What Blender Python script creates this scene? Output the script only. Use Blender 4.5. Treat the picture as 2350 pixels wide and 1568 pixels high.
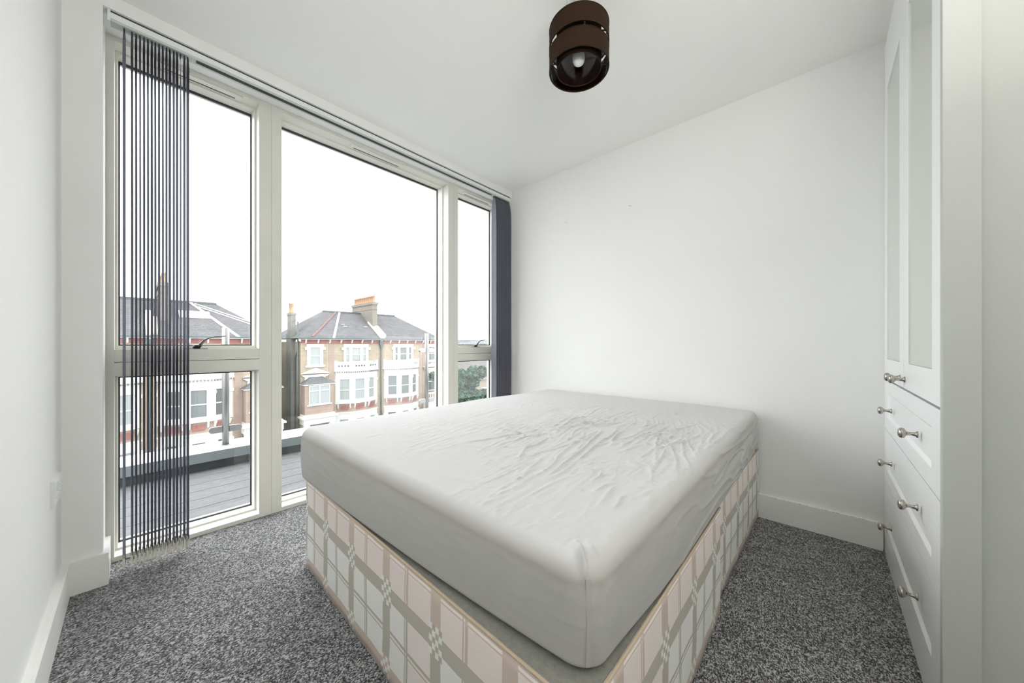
import bpy, bmesh, math, random
import numpy as np
from mathutils import Vector, Matrix
random.seed(7); rng = np.random.default_rng(7)
PI = math.pi
for o in list(bpy.data.objects): bpy.data.objects.remove(o, do_unlink=True)
scn = bpy.context.scene
col = scn.collection

# ---------------------------------------------------------------- camera, sky, exposure
cam_d = bpy.data.cameras.new('camera'); cam = bpy.data.objects.new('camera', cam_d); col.objects.link(cam)
cam.location = (0, 0, 1.0); cam.rotation_euler = (PI / 2, 0, math.radians(42.25))
cam_d.sensor_width = 36; cam_d.lens = 36 * 786 / 2350; cam_d.shift_y = 7 / 2350
cam_d.clip_start = 0.02; cam_d.clip_end = 1500
scn.camera = cam
w = bpy.data.worlds.new('overcast_sky'); scn.world = w; w.use_nodes = True
bg = w.node_tree.nodes['Background']; bg.inputs[0].default_value = (0.965, 0.972, 1.0, 1); bg.inputs[1].default_value = 2.6
scn.view_settings.view_transform = 'Standard'; scn.view_settings.look = 'None'
scn.view_settings.gamma = 1; scn.view_settings.use_curve_mapping = False
scn.view_settings.exposure = 1.15
def bounce_fill():      # added fill light behind the camera, aimed up in place of a bounced flash
    ld = bpy.data.lights.new('bounce_fill', 'AREA'); ld.shape = 'RECTANGLE'; ld.size = .35; ld.size_y = .35; ld.energy = 8.5; ld.color = (1.0, .972, .95)
    lo = bpy.data.objects.new('bounce_fill', ld); col.objects.link(lo); lo.location = (.42, .25, 1.55); lo.rotation_euler = (PI, 0, 0)
bounce_fill()
try:
    scn.cycles.max_bounces = 12; scn.cycles.diffuse_bounces = 8; scn.cycles.transparent_max_bounces = 16
except Exception: pass

# ---------------------------------------------------------------- materials
def nt(name):
    m = bpy.data.materials.new(name); m.use_nodes = True
    t = m.node_tree; return m, t, t.nodes['Principled BSDF']
def srgb(r, g, b):
    f = lambda c: ((c / 255 + .055) / 1.055) ** 2.4 if c / 255 > .04045 else c / 255 / 12.92
    return (f(r), f(g), f(b), 1)
def mat(name, c, rough=.6, metal=0, noise=0, nscale=8, bump=0, bscale=60, spec=.5, coat=0):
    m, t, b = nt(name)
    b.inputs['Base Color'].default_value = c; b.inputs['Roughness'].default_value = rough
    b.inputs['Metallic'].default_value = metal; b.inputs['Specular IOR Level'].default_value = spec
    b.inputs['Coat Weight'].default_value = coat
    tc = t.nodes.new('ShaderNodeTexCoord')
    n = t.nodes.new('ShaderNodeTexNoise'); n.inputs['Scale'].default_value = nscale; n.inputs['Detail'].default_value = 5
    t.links.new(tc.outputs['Object'], n.inputs['Vector'])
    if noise:
        r = t.nodes.new('ShaderNodeValToRGB')
        r.color_ramp.elements[0].position = .3; r.color_ramp.elements[1].position = .7
        r.color_ramp.elements[0].color = tuple(x * (1 - noise) for x in c[:3]) + (1,)
        r.color_ramp.elements[1].color = tuple(min(1, x * (1 + noise * .6)) for x in c[:3]) + (1,)
        t.links.new(n.outputs['Fac'], r.inputs['Fac']); t.links.new(r.outputs['Color'], b.inputs['Base Color'])
    if bump:
        n2 = t.nodes.new('ShaderNodeTexNoise'); n2.inputs['Scale'].default_value = bscale; n2.inputs['Detail'].default_value = 4
        t.links.new(tc.outputs['Object'], n2.inputs['Vector'])
        bp = t.nodes.new('ShaderNodeBump'); bp.inputs['Strength'].default_value = bump; bp.inputs['Distance'].default_value = .004
        t.links.new(n2.outputs['Fac'], bp.inputs['Height']); t.links.new(bp.outputs['Normal'], b.inputs['Normal'])
    return m
class NM:
    """small shader-maths writer"""
    def __init__(s, t): s.t = t
    def m(s, op, a, b=None, c=None):
        n = s.t.nodes.new('ShaderNodeMath'); n.operation = op
        for i, v in enumerate((a, b, c)):
            if v is None: continue
            if isinstance(v, (int, float)): n.inputs[i].default_value = v
            else: s.t.links.new(v, n.inputs[i])
        return n.outputs[0]
    def mix(s, f, a, b):
        n = s.t.nodes.new('ShaderNodeMix'); n.data_type = 'RGBA'
        for sock, v in ((n.inputs['Factor'], f), (n.inputs['A'], a), (n.inputs['B'], b)):
            if isinstance(v, (int, float, tuple)): 
                if sock.type == 'VALUE': sock.default_value = v
                else: sock.default_value = v
            else: s.t.links.new(v, sock)
        return n.outputs['Result']
# NodeSocket lookup on Mix nodes by name picks the float sockets first, so use indices
def _mix(self, f, a, b):
    n = self.t.nodes.new('ShaderNodeMix'); n.data_type = 'RGBA'
    fs, A, B = n.inputs[0], n.inputs[6], n.inputs[7]
    for sock, v in ((fs, f), (A, a), (B, b)):
        if isinstance(v, (int, float, tuple)): sock.default_value = v
        else: self.t.links.new(v, sock)
    return n.outputs[2]
NM.mix = _mix

M = {}
M['wall'] = mat('white_wall_paint', (.84, .84, .828, 1), .75, bump=.05, bscale=180, spec=.3)
M['ceiling'] = mat('ceiling_paint', (.87, .87, .85, 1), .85, bump=.03, bscale=150, spec=.2)
M['gloss'] = mat('white_gloss_paint', (.86, .86, .83, 1), .35, noise=.03, nscale=3)
M['frame'] = mat('window_frame_paint', (.76, .755, .69, 1), .4, noise=.03, nscale=2)
M['gasket'] = mat('black_rubber', (.03, .03, .032, 1), .6)
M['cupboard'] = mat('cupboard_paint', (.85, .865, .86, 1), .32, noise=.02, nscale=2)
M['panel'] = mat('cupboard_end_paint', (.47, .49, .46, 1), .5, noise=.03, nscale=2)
M['nickel'] = mat('brushed_nickel', (.46, .43, .385, 1), .25, metal=1)
M['steel'] = mat('brushed_steel', (.24, .24, .235, 1), .45, metal=.8)
M['black'] = mat('black_plastic', (.012, .012, .013, 1), .35)
M['lever'] = mat('satin_grey_metal', (.16, .16, .16, 1), .4, metal=.7)
M['plastic'] = mat('white_plastic', (.80, .82, .82, 1), .3)
M['track'] = mat('pale_green_grey_track', (.55, .60, .56, 1), .4)
M['chain'] = mat('pale_plastic_chain', (.75, .72, .62, 1), .35)
M['shade'] = mat('brown_fabric', (.027, .012, .005, 1), .85, noise=.25, nscale=300, bump=.3, bscale=600, spec=.2)
M['shade_in'] = mat('glossy_dark_lining', (.012, .004, .003, 1), .12)
M['bulb'] = mat('opal_glass', (.80, .80, .78, 1), .2)
M['mattress'] = mat('mattress_ticking', (.55, .55, .58, 1), .8)
M['platform'] = mat('grey_nonwoven', (.30, .30, .27, 1), .9, noise=.12, nscale=90, bump=.4, bscale=300)
M['piping'] = mat('cream_piping', (.62, .50, .36, 1), .7)
M['coping'] = mat('pale_coping_metal', (.62, .63, .64, 1), .35)
M['upstand'] = mat('dark_upstand', (.035, .042, .044, 1), .5)
M['coping_face'] = mat('grey_coping_metal', (.13, .15, .155, 1), .4)
M['board'] = mat('grey_composite_board', (.135, .135, .140, 1), .75, noise=.14, nscale=26, bump=.1)
M['stucco'] = mat('white_stucco', (.50, .49, .45, 1), .7, noise=.07, nscale=1.2)
M['stucco_w'] = mat('white_render', (.54, .535, .515, 1), .6)
M['lead'] = mat('lead_flashing', (.20, .205, .215, 1), .5)
M['hip_tile'] = mat('dull_red_tile', (.14, .095, .085, 1), .9, noise=.2, nscale=5)
M['terracotta'] = mat('red_terracotta', (.22, .095, .085, 1), .8, noise=.15, nscale=4)
M['pot'] = mat('orange_clay_pot', (.30, .185, .115, 1), .8, noise=.15, nscale=3)
M['pipe'] = mat('green_grey_pipe', (.06, .075, .075, 1), .5)
M['gutter'] = mat('dark_gutter', (.05, .062, .065, 1), .5)
M['dark_room'] = mat('dim_pane', (.085, .095, .095, 1), .3)
M['net'] = mat('net_curtain_pane', (.22, .232, .232, 1), .45)
M['render_old'] = mat('weathered_render', (.16, .16, .145, 1), .9, noise=.25, nscale=1.3)
M['bark'] = mat('bark', (.12, .09, .07, 1), .9)
M['far'] = mat('hazed_far_building', (.23, .245, .26, 1), .9)  # distance haze put into the colour, paler and bluish
M['hill'] = mat('far_hill', (.19, .215, .225, 1), 1)  # haze of the far distance mixed into the hill colour
M['grass'] = mat('grass', (.09, .12, .06, 1), .95, noise=.3, nscale=1)
M['asphalt'] = mat('asphalt', (.09, .09, .09, 1), .95, noise=.2, nscale=2)
M['orange_brick'] = mat('orange_brickwork', (.22, .135, .10, 1), .9, noise=.15, nscale=2)
M['brown_tile'] = mat('brown_roof_tile', (.10, .09, .085, 1), .9, noise=.25, nscale=2)
M['pigeon'] = mat('grey_feather', (.18, .19, .21, 1), .8)
M['twig'] = mat('bare_twig', (.16, .13, .11, 1), .9)

def leaf_mat(name, a, b):
    m, t, p = nt(name); tc = t.nodes.new('ShaderNodeTexCoord'); n = t.nodes.new('ShaderNodeTexNoise')
    n.inputs['Scale'].default_value = 1.6; n.inputs['Detail'].default_value = 6
    r = t.nodes.new('ShaderNodeValToRGB'); r.color_ramp.elements[0].color = a; r.color_ramp.elements[1].color = b
    r.color_ramp.elements[0].position = .35; r.color_ramp.elements[1].position = .65
    t.links.new(tc.outputs['Object'], n.inputs['Vector']); t.links.new(n.outputs['Fac'], r.inputs['Fac'])
    t.links.new(r.outputs['Color'], p.inputs['Base Color']); p.inputs['Roughness'].default_value = .9; p.inputs['Specular IOR Level'].default_value = .03
    return m
M['leaf'] = leaf_mat('green_leaves', (.030, .060, .045, 1), (.10, .155, .10, 1))

def coursed(name, a, b, mortar, bw, bh, msize, plane='yz', rough=.9, noise=.2, bias=0):
    m, t, p = nt(name); N = NM(t)
    geo = t.nodes.new('ShaderNodeNewGeometry'); sp = t.nodes.new('ShaderNodeSeparateXYZ'); t.links.new(geo.outputs['Position'], sp.inputs[0])
    cb = t.nodes.new('ShaderNodeCombineXYZ')
    if plane == 'yz':
        t.links.new(N.m('ADD', sp.outputs[0], sp.outputs[1]), cb.inputs[0]); t.links.new(sp.outputs[2], cb.inputs[1])
    else:
        t.links.new(sp.outputs[1], cb.inputs[0]); t.links.new(sp.outputs[2], cb.inputs[1])
    br = t.nodes.new('ShaderNodeTexBrick'); t.links.new(cb.outputs[0], br.inputs['Vector'])
    br.inputs['Color1'].default_value = a; br.inputs['Color2'].default_value = b; br.inputs['Mortar'].default_value = mortar
    br.inputs['Scale'].default_value = 1; br.inputs['Brick Width'].default_value = bw; br.inputs['Row Height'].default_value = bh
    br.inputs['Mortar Size'].default_value = msize; br.inputs['Bias'].default_value = bias
    n = t.nodes.new('ShaderNodeTexNoise'); n.inputs['Scale'].default_value = 1.4; n.inputs['Detail'].default_value = 8
    t.links.new(geo.outputs['Position'], n.inputs['Vector'])
    hs = t.nodes.new('ShaderNodeHueSaturation'); t.links.new(br.outputs['Color'], hs.inputs['Color'])
    t.links.new(N.m('ADD', N.m('MULTIPLY', n.outputs['Fac'], noise * 2), 1 - noise), hs.inputs['Value'])
    t.links.new(hs.outputs[0], p.inputs['Base Color']); p.inputs['Roughness'].default_value = rough; p.inputs['Specular IOR Level'].default_value = .12
    bp = t.nodes.new('ShaderNodeBump'); bp.inputs['Strength'].default_value = .4; bp.inputs['Distance'].default_value = .01
    t.links.new(br.outputs['Fac'], bp.inputs['Height']); bp.invert = True; t.links.new(bp.outputs['Normal'], p.inputs['Normal'])
    return m
M['brick'] = coursed('yellow_stock_brick', (.285, .222, .155, 1), (.235, .180, .128, 1), (.27, .24, .20, 1), .23, .075, .012)
M['brick_red'] = coursed('pink_red_brick', (.255, .175, .140, 1), (.225, .155, .126, 1), (.24, .205, .18, 1), .23, .075, .012)
M['brick_old'] = coursed('sooty_brick', (.17, .155, .13, 1), (.14, .125, .11, 1), (.175, .165, .145, 1), .23, .075, .012)
M['slate'] = coursed('grey_slate', (.110, .110, .113, 1), (.094, .092, .095, 1), (.070, .070, .073, 1), .30, .13, .012, plane='r', noise=.22)

def glass_mat(name, tint=(1, 1, 1, 1), refl=.5):
    m = bpy.data.materials.new(name); m.use_nodes = True; t = m.node_tree; t.nodes.clear()
    out = t.nodes.new('ShaderNodeOutputMaterial'); tr = t.nodes.new('ShaderNodeBsdfTransparent'); gl = t.nodes.new('ShaderNodeBsdfGlossy')
    tr.inputs[0].default_value = tint; gl.inputs['Roughness'].default_value = .01
    fr = t.nodes.new('ShaderNodeLayerWeight'); fr.inputs['Blend'].default_value = .5
    N = NM(t); mx = t.nodes.new('ShaderNodeMixShader')
    t.links.new(N.m('MULTIPLY', N.m('ADD', .04, N.m('MULTIPLY', N.m('POWER', fr.outputs['Facing'], 5), .96)), refl), mx.inputs[0]); t.links.new(tr.outputs[0], mx.inputs[1]); t.links.new(gl.outputs[0], mx.inputs[2])
    t.links.new(mx.outputs[0], out.inputs[0]); return m
M['glass'] = glass_mat('window_glass', (.985, .995, .99, 1), .55)
M['bal_glass'] = glass_mat('balustrade_glass', (.97, .99, .985, 1), .5)
M['mirror_panel'] = mat('mirror_glass', (.82, .86, .80, 1), .04, metal=1)

def fabric_slat():
    m = bpy.data.materials.new('slate_blue_blind_fabric'); m.use_nodes = True; t = m.node_tree; t.nodes.clear()
    out = t.nodes.new('ShaderNodeOutputMaterial'); d = t.nodes.new('ShaderNodeBsdfDiffuse'); tl = t.nodes.new('ShaderNodeBsdfTranslucent')
    d.inputs[0].default_value = (.21, .215, .245, 1); tl.inputs[0].default_value = (.20, .205, .26, 1)
    g = t.nodes.new('ShaderNodeBsdfGlossy'); g.inputs[0].default_value = (.18, .185, .22, 1); g.inputs['Roughness'].default_value = .5
    a = t.nodes.new('ShaderNodeAddShader'); t.links.new(d.outputs[0], a.inputs[0]); t.links.new(tl.outputs[0], a.inputs[1])
    fr = t.nodes.new('ShaderNodeFresnel'); fr.inputs[0].default_value = 1.35
    mx = t.nodes.new('ShaderNodeMixShader'); t.links.new(fr.outputs[0], mx.inputs[0]); t.links.new(a.outputs[0], mx.inputs[1]); t.links.new(g.outputs[0], mx.inputs[2])
    t.links.new(mx.outputs[0], out.inputs[0]); return m
M['slat'] = fabric_slat()

def carpet():
    m, t, p = nt('speckled_grey_carpet'); N = NM(t)
    tc = t.nodes.new('ShaderNodeTexCoord')
    wn = t.nodes.new('ShaderNodeTexNoise'); wn.inputs['Scale'].default_value = 70; wn.inputs['Detail'].default_value = 2
    t.links.new(tc.outputs['Object'], wn.inputs['Vector'])
    v = t.nodes.new('ShaderNodeTexVoronoi'); v.inputs['Scale'].default_value = 370
    mp = t.nodes.new('ShaderNodeMapping'); mp.inputs['Scale'].default_value = (1, .62, .3); mp.inputs['Rotation'].default_value = (0, 0, .6)
    t.links.new(tc.outputs['Object'], mp.inputs['Vector'])
    t.links.new(mp.outputs[0], v.inputs['Vector'])
    bw = t.nodes.new('ShaderNodeSeparateColor'); t.links.new(v.outputs['Color'], bw.inputs[0])
    n2 = t.nodes.new('ShaderNodeTexNoise'); n2.inputs['Scale'].default_value = 9; n2.inputs['Detail'].default_value = 3
    t.links.new(tc.outputs['Object'], n2.inputs['Vector'])
    val = N.m('ADD', N.m('ADD', N.m('MULTIPLY', bw.outputs[0], .62), N.m('MULTIPLY', wn.outputs['Fac'], .38)), N.m('MULTIPLY', N.m('SUBTRACT', n2.outputs['Fac'], .5), .16))
    r = t.nodes.new('ShaderNodeValToRGB'); e = r.color_ramp.elements
    e[0].position = .22; e[0].color = (.020, .020, .021, 1); e[1].position = .80; e[1].color = (.52, .515, .52, 1)
    k = e.new(.5); k.color = (.122, .121, .125, 1)
    t.links.new(val, r.inputs['Fac']); t.links.new(r.outputs['Color'], p.inputs['Base Color'])
    p.inputs['Roughness'].default_value = .95; p.inputs['Specular IOR Level'].default_value = .15
    p.inputs['Sheen Weight'].default_value = .15
    bp = t.nodes.new('ShaderNodeBump'); bp.inputs['Strength'].default_value = .9; bp.inputs['Distance'].default_value = .004
    t.links.new(val, bp.inputs['Height']); t.links.new(bp.outputs['Normal'], p.inputs['Normal'])
    return m
M['carpet'] = carpet()

def plaid(name, axis, u0, per):
    """woven windowpane check on the divan: wide bands, checker crossings, thin double lines, a pink top zone"""
    m, t, p = nt(name); N = NM(t)
    geo = t.nodes.new('ShaderNodeNewGeometry'); sp = t.nodes.new('ShaderNodeSeparateXYZ'); t.links.new(geo.outputs['Position'], sp.inputs[0])
    wb = t.nodes.new('ShaderNodeTexNoise'); wb.inputs['Scale'].default_value = 5; t.links.new(geo.outputs['Position'], wb.inputs['Vector'])
    wob = N.m('MULTIPLY', N.m('SUBTRACT', wb.outputs['Fac'], .5), .035)
    z = sp.outputs[2]
    # the cloth pulls sideways towards the bottom hem
    drop = N.m('MAXIMUM', N.m('SUBTRACT', .12, z), 0)
    u = N.m('ADD', N.m('DIVIDE', N.m('SUBTRACT', sp.outputs[axis], u0), per), N.m('ADD', wob, N.m('MULTIPLY', drop, .35)))
    zz = N.m('ADD', z, N.m('MULTIPLY', wob, .25))
    v = N.m('DIVIDE', N.m('SUBTRACT', zz, .030), .234)
    fu = N.m('SUBTRACT', u, N.m('ROUND', u)); fv = N.m('SUBTRACT', v, N.m('ROUND', v))    # -.5..5 around the wide bands
    HB = .085
    bu = N.m('LESS_THAN', N.m('ABSOLUTE', fu), HB); bv = N.m('LESS_THAN', N.m('ABSOLUTE', fv), HB * 1.06)
    def line(f, c, wd): return N.m('LESS_THAN', N.m('ABSOLUTE', N.m('SUBTRACT', f, c)), wd)
    hu = N.m('SUBTRACT', u, N.m('FLOOR', u)); hv = N.m('SUBTRACT', v, N.m('FLOOR', v))
    tu = N.m('MAXIMUM', line(hu, .47, .020), line(hu, .425, .010)); tv = N.m('MAXIMUM', line(hv, .53, .020), line(hv, .468, .010))
    thin = N.m('MAXIMUM', tu, tv)
    top = N.m('GREATER_THAN', v, 1.0); low = N.m('LESS_THAN', v, .45)
    grey = srgb(196, 190, 178); pink = srgb(214, 197, 184); field = srgb(247, 246, 242); fpink = srgb(246, 235, 229)
    fieldc = N.mix(top, field, fpink)
    # some panes under the band are pink too
    cell = N.m('FRACT', N.m('MULTIPLY', N.m('SINE', N.m('MULTIPLY', N.m('FLOOR', N.m('MULTIPLY', u, 2)), 12.9898)), 43758.5))
    fieldc = N.mix(N.m('MULTIPLY', N.m('GREATER_THAN', cell, .84), .8), fieldc, fpink)
    bandv = N.mix(low, grey, pink)            # horizontal bands: grey above, pink near the hem
    bandu = N.mix(N.m('MAXIMUM', top, N.m('LESS_THAN', v, .0)), grey, pink)
    c = N.mix(thin, fieldc, N.mix(top, grey, pink))
    c = N.mix(bu, c, bandu); c = N.mix(bv, c, bandv)
    # checker where wide bands cross, spilling a little past the band
    cu = N.m('LESS_THAN', N.m('ABSOLUTE', fu), 2 / 18.0); cv = N.m('LESS_THAN', N.m('ABSOLUTE', fv), 2.5 / 15)
    k1 = N.m('FLOOR', N.m('ADD', N.m('MULTIPLY', fu, 18.0), 10)); k2 = N.m('FLOOR', N.m('ADD', N.m('MULTIPLY', fv, 15), 9.5))
    chk = N.m('MODULO', N.m('ADD', k1, k2), 2)
    cc = N.mix(chk, bandv, field)
    c = N.mix(N.m('MULTIPLY', cu, cv), c, cc)
    n = t.nodes.new('ShaderNodeTexNoise'); n.inputs['Scale'].default_value = 500; n.inputs['Detail'].default_value = 2
    t.links.new(geo.outputs['Position'], n.inputs['Vector'])
    hs = t.nodes.new('ShaderNodeHueSaturation'); t.links.new(c, hs.inputs['Color'])
    t.links.new(N.m('ADD', .92, N.m('MULTIPLY', n.outputs['Fac'], .16)), hs.inputs['Value'])
    t.links.new(hs.outputs[0], p.inputs['Base Color']); p.inputs['Roughness'].default_value = .55
    return m
M['plaid_x'] = plaid('check_fabric_foot', 0, -1.728, .2545)
M['plaid_y'] = plaid('check_fabric_side', 1, .614, .2500)

def sheet_mat():
    m, t, p = nt('white_cotton_sheet'); N = NM(t)
    geo = t.nodes.new('ShaderNodeNewGeometry'); sp = t.nodes.new('ShaderNodeSeparateXYZ'); t.links.new(geo.outputs['Position'], sp.inputs[0])
    n = t.nodes.new('ShaderNodeTexNoise'); n.inputs['Scale'].default_value = 3.2; n.inputs['Detail'].default_value = 3
    t.links.new(geo.outputs['Position'], n.inputs['Vector'])
    z = sp.outputs[2]
    # the mattress' beige border tape shows through the thin cotton round the top edge
    band = N.m('SUBTRACT', 1, N.m('MINIMUM', N.m('DIVIDE', N.m('ABSOLUTE', N.m('SUBTRACT', N.m('ADD', z, N.m('MULTIPLY', n.outputs['Fac'], .03)), .600)), .030), 1))
    band = N.m('MULTIPLY', band, .6)
    c = N.mix(band, (.595, .59, .588, 1), (.46, .41, .36, 1))
    side = N.m('MINIMUM', N.m('MAXIMUM', N.m('DIVIDE', N.m('SUBTRACT', .612, z), .06), 0), 1)  # lower sides tinted greyer: their shade is put into the colour
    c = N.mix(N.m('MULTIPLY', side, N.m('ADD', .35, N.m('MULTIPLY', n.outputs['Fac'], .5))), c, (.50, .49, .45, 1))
    t.links.new(c, p.inputs['Base Color']); p.inputs['Roughness'].default_value = .8; p.inputs['Specular IOR Level'].default_value = .2
    n2 = t.nodes.new('ShaderNodeTexNoise'); n2.inputs['Scale'].default_value = 900; t.links.new(geo.outputs['Position'], n2.inputs['Vector'])
    n3 = t.nodes.new('ShaderNodeTexNoise'); n3.inputs['Scale'].default_value = 26; n3.inputs['Detail'].default_value = 4
    mp = t.nodes.new('ShaderNodeMapping'); mp.inputs['Scale'].default_value = (1, .3, 1); t.links.new(geo.outputs['Position'], mp.inputs['Vector']); t.links.new(mp.outputs[0], n3.inputs['Vector'])
    bp = t.nodes.new('ShaderNodeBump'); bp.inputs['Strength'].default_value = .35; bp.inputs['Distance'].default_value = .002
    t.links.new(N.m('ADD', N.m('MULTIPLY', n2.outputs['Fac'], .12), n3.outputs['Fac']), bp.inputs['Height']); t.links.new(bp.outputs['Normal'], p.inputs['Normal'])
    return m
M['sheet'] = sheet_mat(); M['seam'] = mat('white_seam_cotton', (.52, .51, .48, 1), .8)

for k_ in ('stucco', 'stucco_w', 'terracotta', 'hip_tile', 'render_old', 'orange_brick', 'brown_tile', 'grass', 'asphalt', 'far', 'hill', 'pot', 'board'):
    M[k_].node_tree.nodes['Principled BSDF'].inputs['Specular IOR Level'].default_value = .15
# ---------------------------------------------------------------- mesh helpers
WL = {}          # world location of every object that may become a parent
def tag(o, label=None, cat=None, group=None, kind=None):
    if label: o['label'] = label
    if cat: o['category'] = cat
    if group: o['group'] = group
    if kind: o['kind'] = kind
    return o
def thing(name, loc, label, cat, group=None, kind=None):
    o = bpy.data.objects.new(name, None); col.objects.link(o); o.location = loc; o.empty_display_size = .1
    WL[o.name] = Vector(loc); return tag(o, label, cat, group, kind)
class MB:
    def __init__(s): s.v = []; s.f = []; s.sm = []
    def poly(s, pts, faces, smooth=False):
        b = len(s.v); s.v += [tuple(p) for p in pts]
        for f in faces: s.f.append(tuple(i + b for i in f)); s.sm.append(smooth)
        return s
    def box(s, x0, x1, y0, y1, z0, z1):
        x0, x1 = min(x0, x1), max(x0, x1); y0, y1 = min(y0, y1), max(y0, y1); z0, z1 = min(z0, z1), max(z0, z1)
        P = [(x0, y0, z0), (x1, y0, z0), (x1, y1, z0), (x0, y1, z0), (x0, y0, z1), (x1, y0, z1), (x1, y1, z1), (x0, y1, z1)]
        return s.poly(P, [(0, 3, 2, 1), (4, 5, 6, 7), (0, 1, 5, 4), (1, 2, 6, 5), (2, 3, 7, 6), (3, 0, 4, 7)])
    def cbox(s, x0, x1, y0, y1, z0, z1, c):
        """box with chamfered edges"""
        bm = bmesh.new(); bmesh.ops.create_cube(bm, size=1)
        for v in bm.verts: v.co = Vector(((x0 + x1) / 2 + v.co.x * abs(x1 - x0), (y0 + y1) / 2 + v.co.y * abs(y1 - y0), (z0 + z1) / 2 + v.co.z * abs(z1 - z0)))
        bmesh.ops.bevel(bm, geom=list(bm.edges), offset=c, segments=2, affect='EDGES', profile=.5)
        bm.verts.index_update()
        s.poly([v.co[:] for v in bm.verts], [[v.index for v in f.verts] for f in bm.faces]); bm.free(); return s
    def prism(s, pts, z0, z1):
        n = len(pts); P = [(x, y, z0) for x, y in pts] + [(x, y, z1) for x, y in pts]
        F = [tuple(range(n))[::-1], tuple(range(n, 2 * n))] + [(i, (i + 1) % n, n + (i + 1) % n, n + i) for i in range(n)]
        return s.poly(P, F)
    def extr(s, pts3, vec):
        """extrude a 3-D polygon along vec"""
        n = len(pts3); vec = Vector(vec); P = [Vector(p) for p in pts3]; P += [p + vec for p in P]
        return s.poly([p[:] for p in P], [tuple(range(n))[::-1], tuple(range(n, 2 * n))] + [(i, (i + 1) % n, n + (i + 1) % n, n + i) for i in range(n)])
    def obox(s, c, ax, ay, az, dx, dy, dz):
        c, ax, ay, az = Vector(c), Vector(ax).normalized(), Vector(ay).normalized(), Vector(az).normalized()
        P = []
        for k in (-.5, .5):
            for (i, j) in ((-.5, -.5), (.5, -.5), (.5, .5), (-.5, .5)): P.append((c + ax * dx * i + ay * dy * j + az * dz * k)[:])
        return s.poly(P, [(0, 3, 2, 1), (4, 5, 6, 7), (0, 1, 5, 4), (1, 2, 6, 5), (2, 3, 7, 6), (3, 0, 4, 7)])
    def lathe(s, prof, c, axis='z', n=20, cap=True):
        """prof: (radius, height) pairs along axis from point c"""
        c = Vector(c); R = {'z': Matrix.Identity(3), 'x': Matrix(((0, 0, 1), (1, 0, 0), (0, 1, 0))), '-x': Matrix(((0, 0, -1), (1, 0, 0), (0, -1, 0)))}[axis]
        P = []; F = []
        for r, h in prof:
            for k in range(n):
                a = 2 * PI * k / n; P.append((c + R @ Vector((r * math.cos(a), r * math.sin(a), h)))[:])
        for i in range(len(prof) - 1):
            for k in range(n): F.append((i * n + k, i * n + (k + 1) % n, (i + 1) * n + (k + 1) % n, (i + 1) * n + k))
        s.poly(P, F, True)
        if cap:
            b = len(s.v) - len(P)
            s.f.append(tuple(b + k for k in range(n))[::-1]); s.sm.append(False)
            s.f.append(tuple(b + (len(prof) - 1) * n + k for k in range(n))); s.sm.append(False)
        return s
    def tube(s, pts, r, n=8):
        pts = [Vector(p) for p in pts]; rs = r if isinstance(r, (list, tuple)) else [r] * len(pts)
        P = []; up = Vector((0, 0, 1))
        for i, p in enumerate(pts):
            d = (pts[min(i + 1, len(pts) - 1)] - pts[max(i - 1, 0)]).normalized()
            a = d.cross(up); a = a.normalized() if a.length > 1e-3 else Vector((1, 0, 0)); b = d.cross(a).normalized()
            for k in range(n):
                t = 2 * PI * k / n; P.append((p + (a * math.cos(t) + b * math.sin(t)) * rs[i])[:])
        F = [(i * n + k, i * n + (k + 1) % n, (i + 1) * n + (k + 1) % n, (i + 1) * n + k) for i in range(len(pts) - 1) for k in range(n)]
        F += [tuple(range(n))[::-1], tuple((len(pts) - 1) * n + k for k in range(n))]
        return s.poly(P, F, True)
    def build(s, name, m, parent=None, recalc=False):
        V = np.array(s.v); o0 = Vector(((V[:, 0].min() + V[:, 0].max()) / 2, (V[:, 1].min() + V[:, 1].max()) / 2, V[:, 2].min()))
        me = bpy.data.meshes.new(name); me.from_pydata([tuple(Vector(p) - o0) for p in s.v], [], s.f)
        me.polygons.foreach_set('use_smooth', s.sm)
        if recalc:
            bm = bmesh.new(); bm.from_mesh(me); bmesh.ops.recalc_face_normals(bm, faces=bm.faces); bm.to_mesh(me); bm.free()
        me.materials.append(M[m] if isinstance(m, str) else m); me.update()
        o = bpy.data.objects.new(name, me); col.objects.link(o); WL[o.name] = o0
        if parent is not None: o.parent = parent; o.location = o0 - WL[parent.name]
        else: o.location = o0
        return o
def kids(o): return [c for c in bpy.data.objects if c.parent == o]
def copy_tree(o, off, parent=None, deep=True):
    c = o.copy(); col.objects.link(c); c.parent = parent
    if parent is None or parent is o.parent: c.location = o.location + Vector(off)
    WL[c.name] = WL[o.name] + Vector(off)
    if deep:
        for ch in kids(o):
            k = ch.copy(); col.objects.link(k); k.parent = c; WL[k.name] = WL[ch.name] + Vector(off)
            for g in kids(ch):
                q = g.copy(); col.objects.link(q); q.parent = k
    return c
def struct(name, mb, m, label=None, parent=None, recalc=False):
    o = mb.build(name, m, parent, recalc)
    if parent is None: tag(o, label, name.split('_')[0], None, 'structure')
    return o

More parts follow.
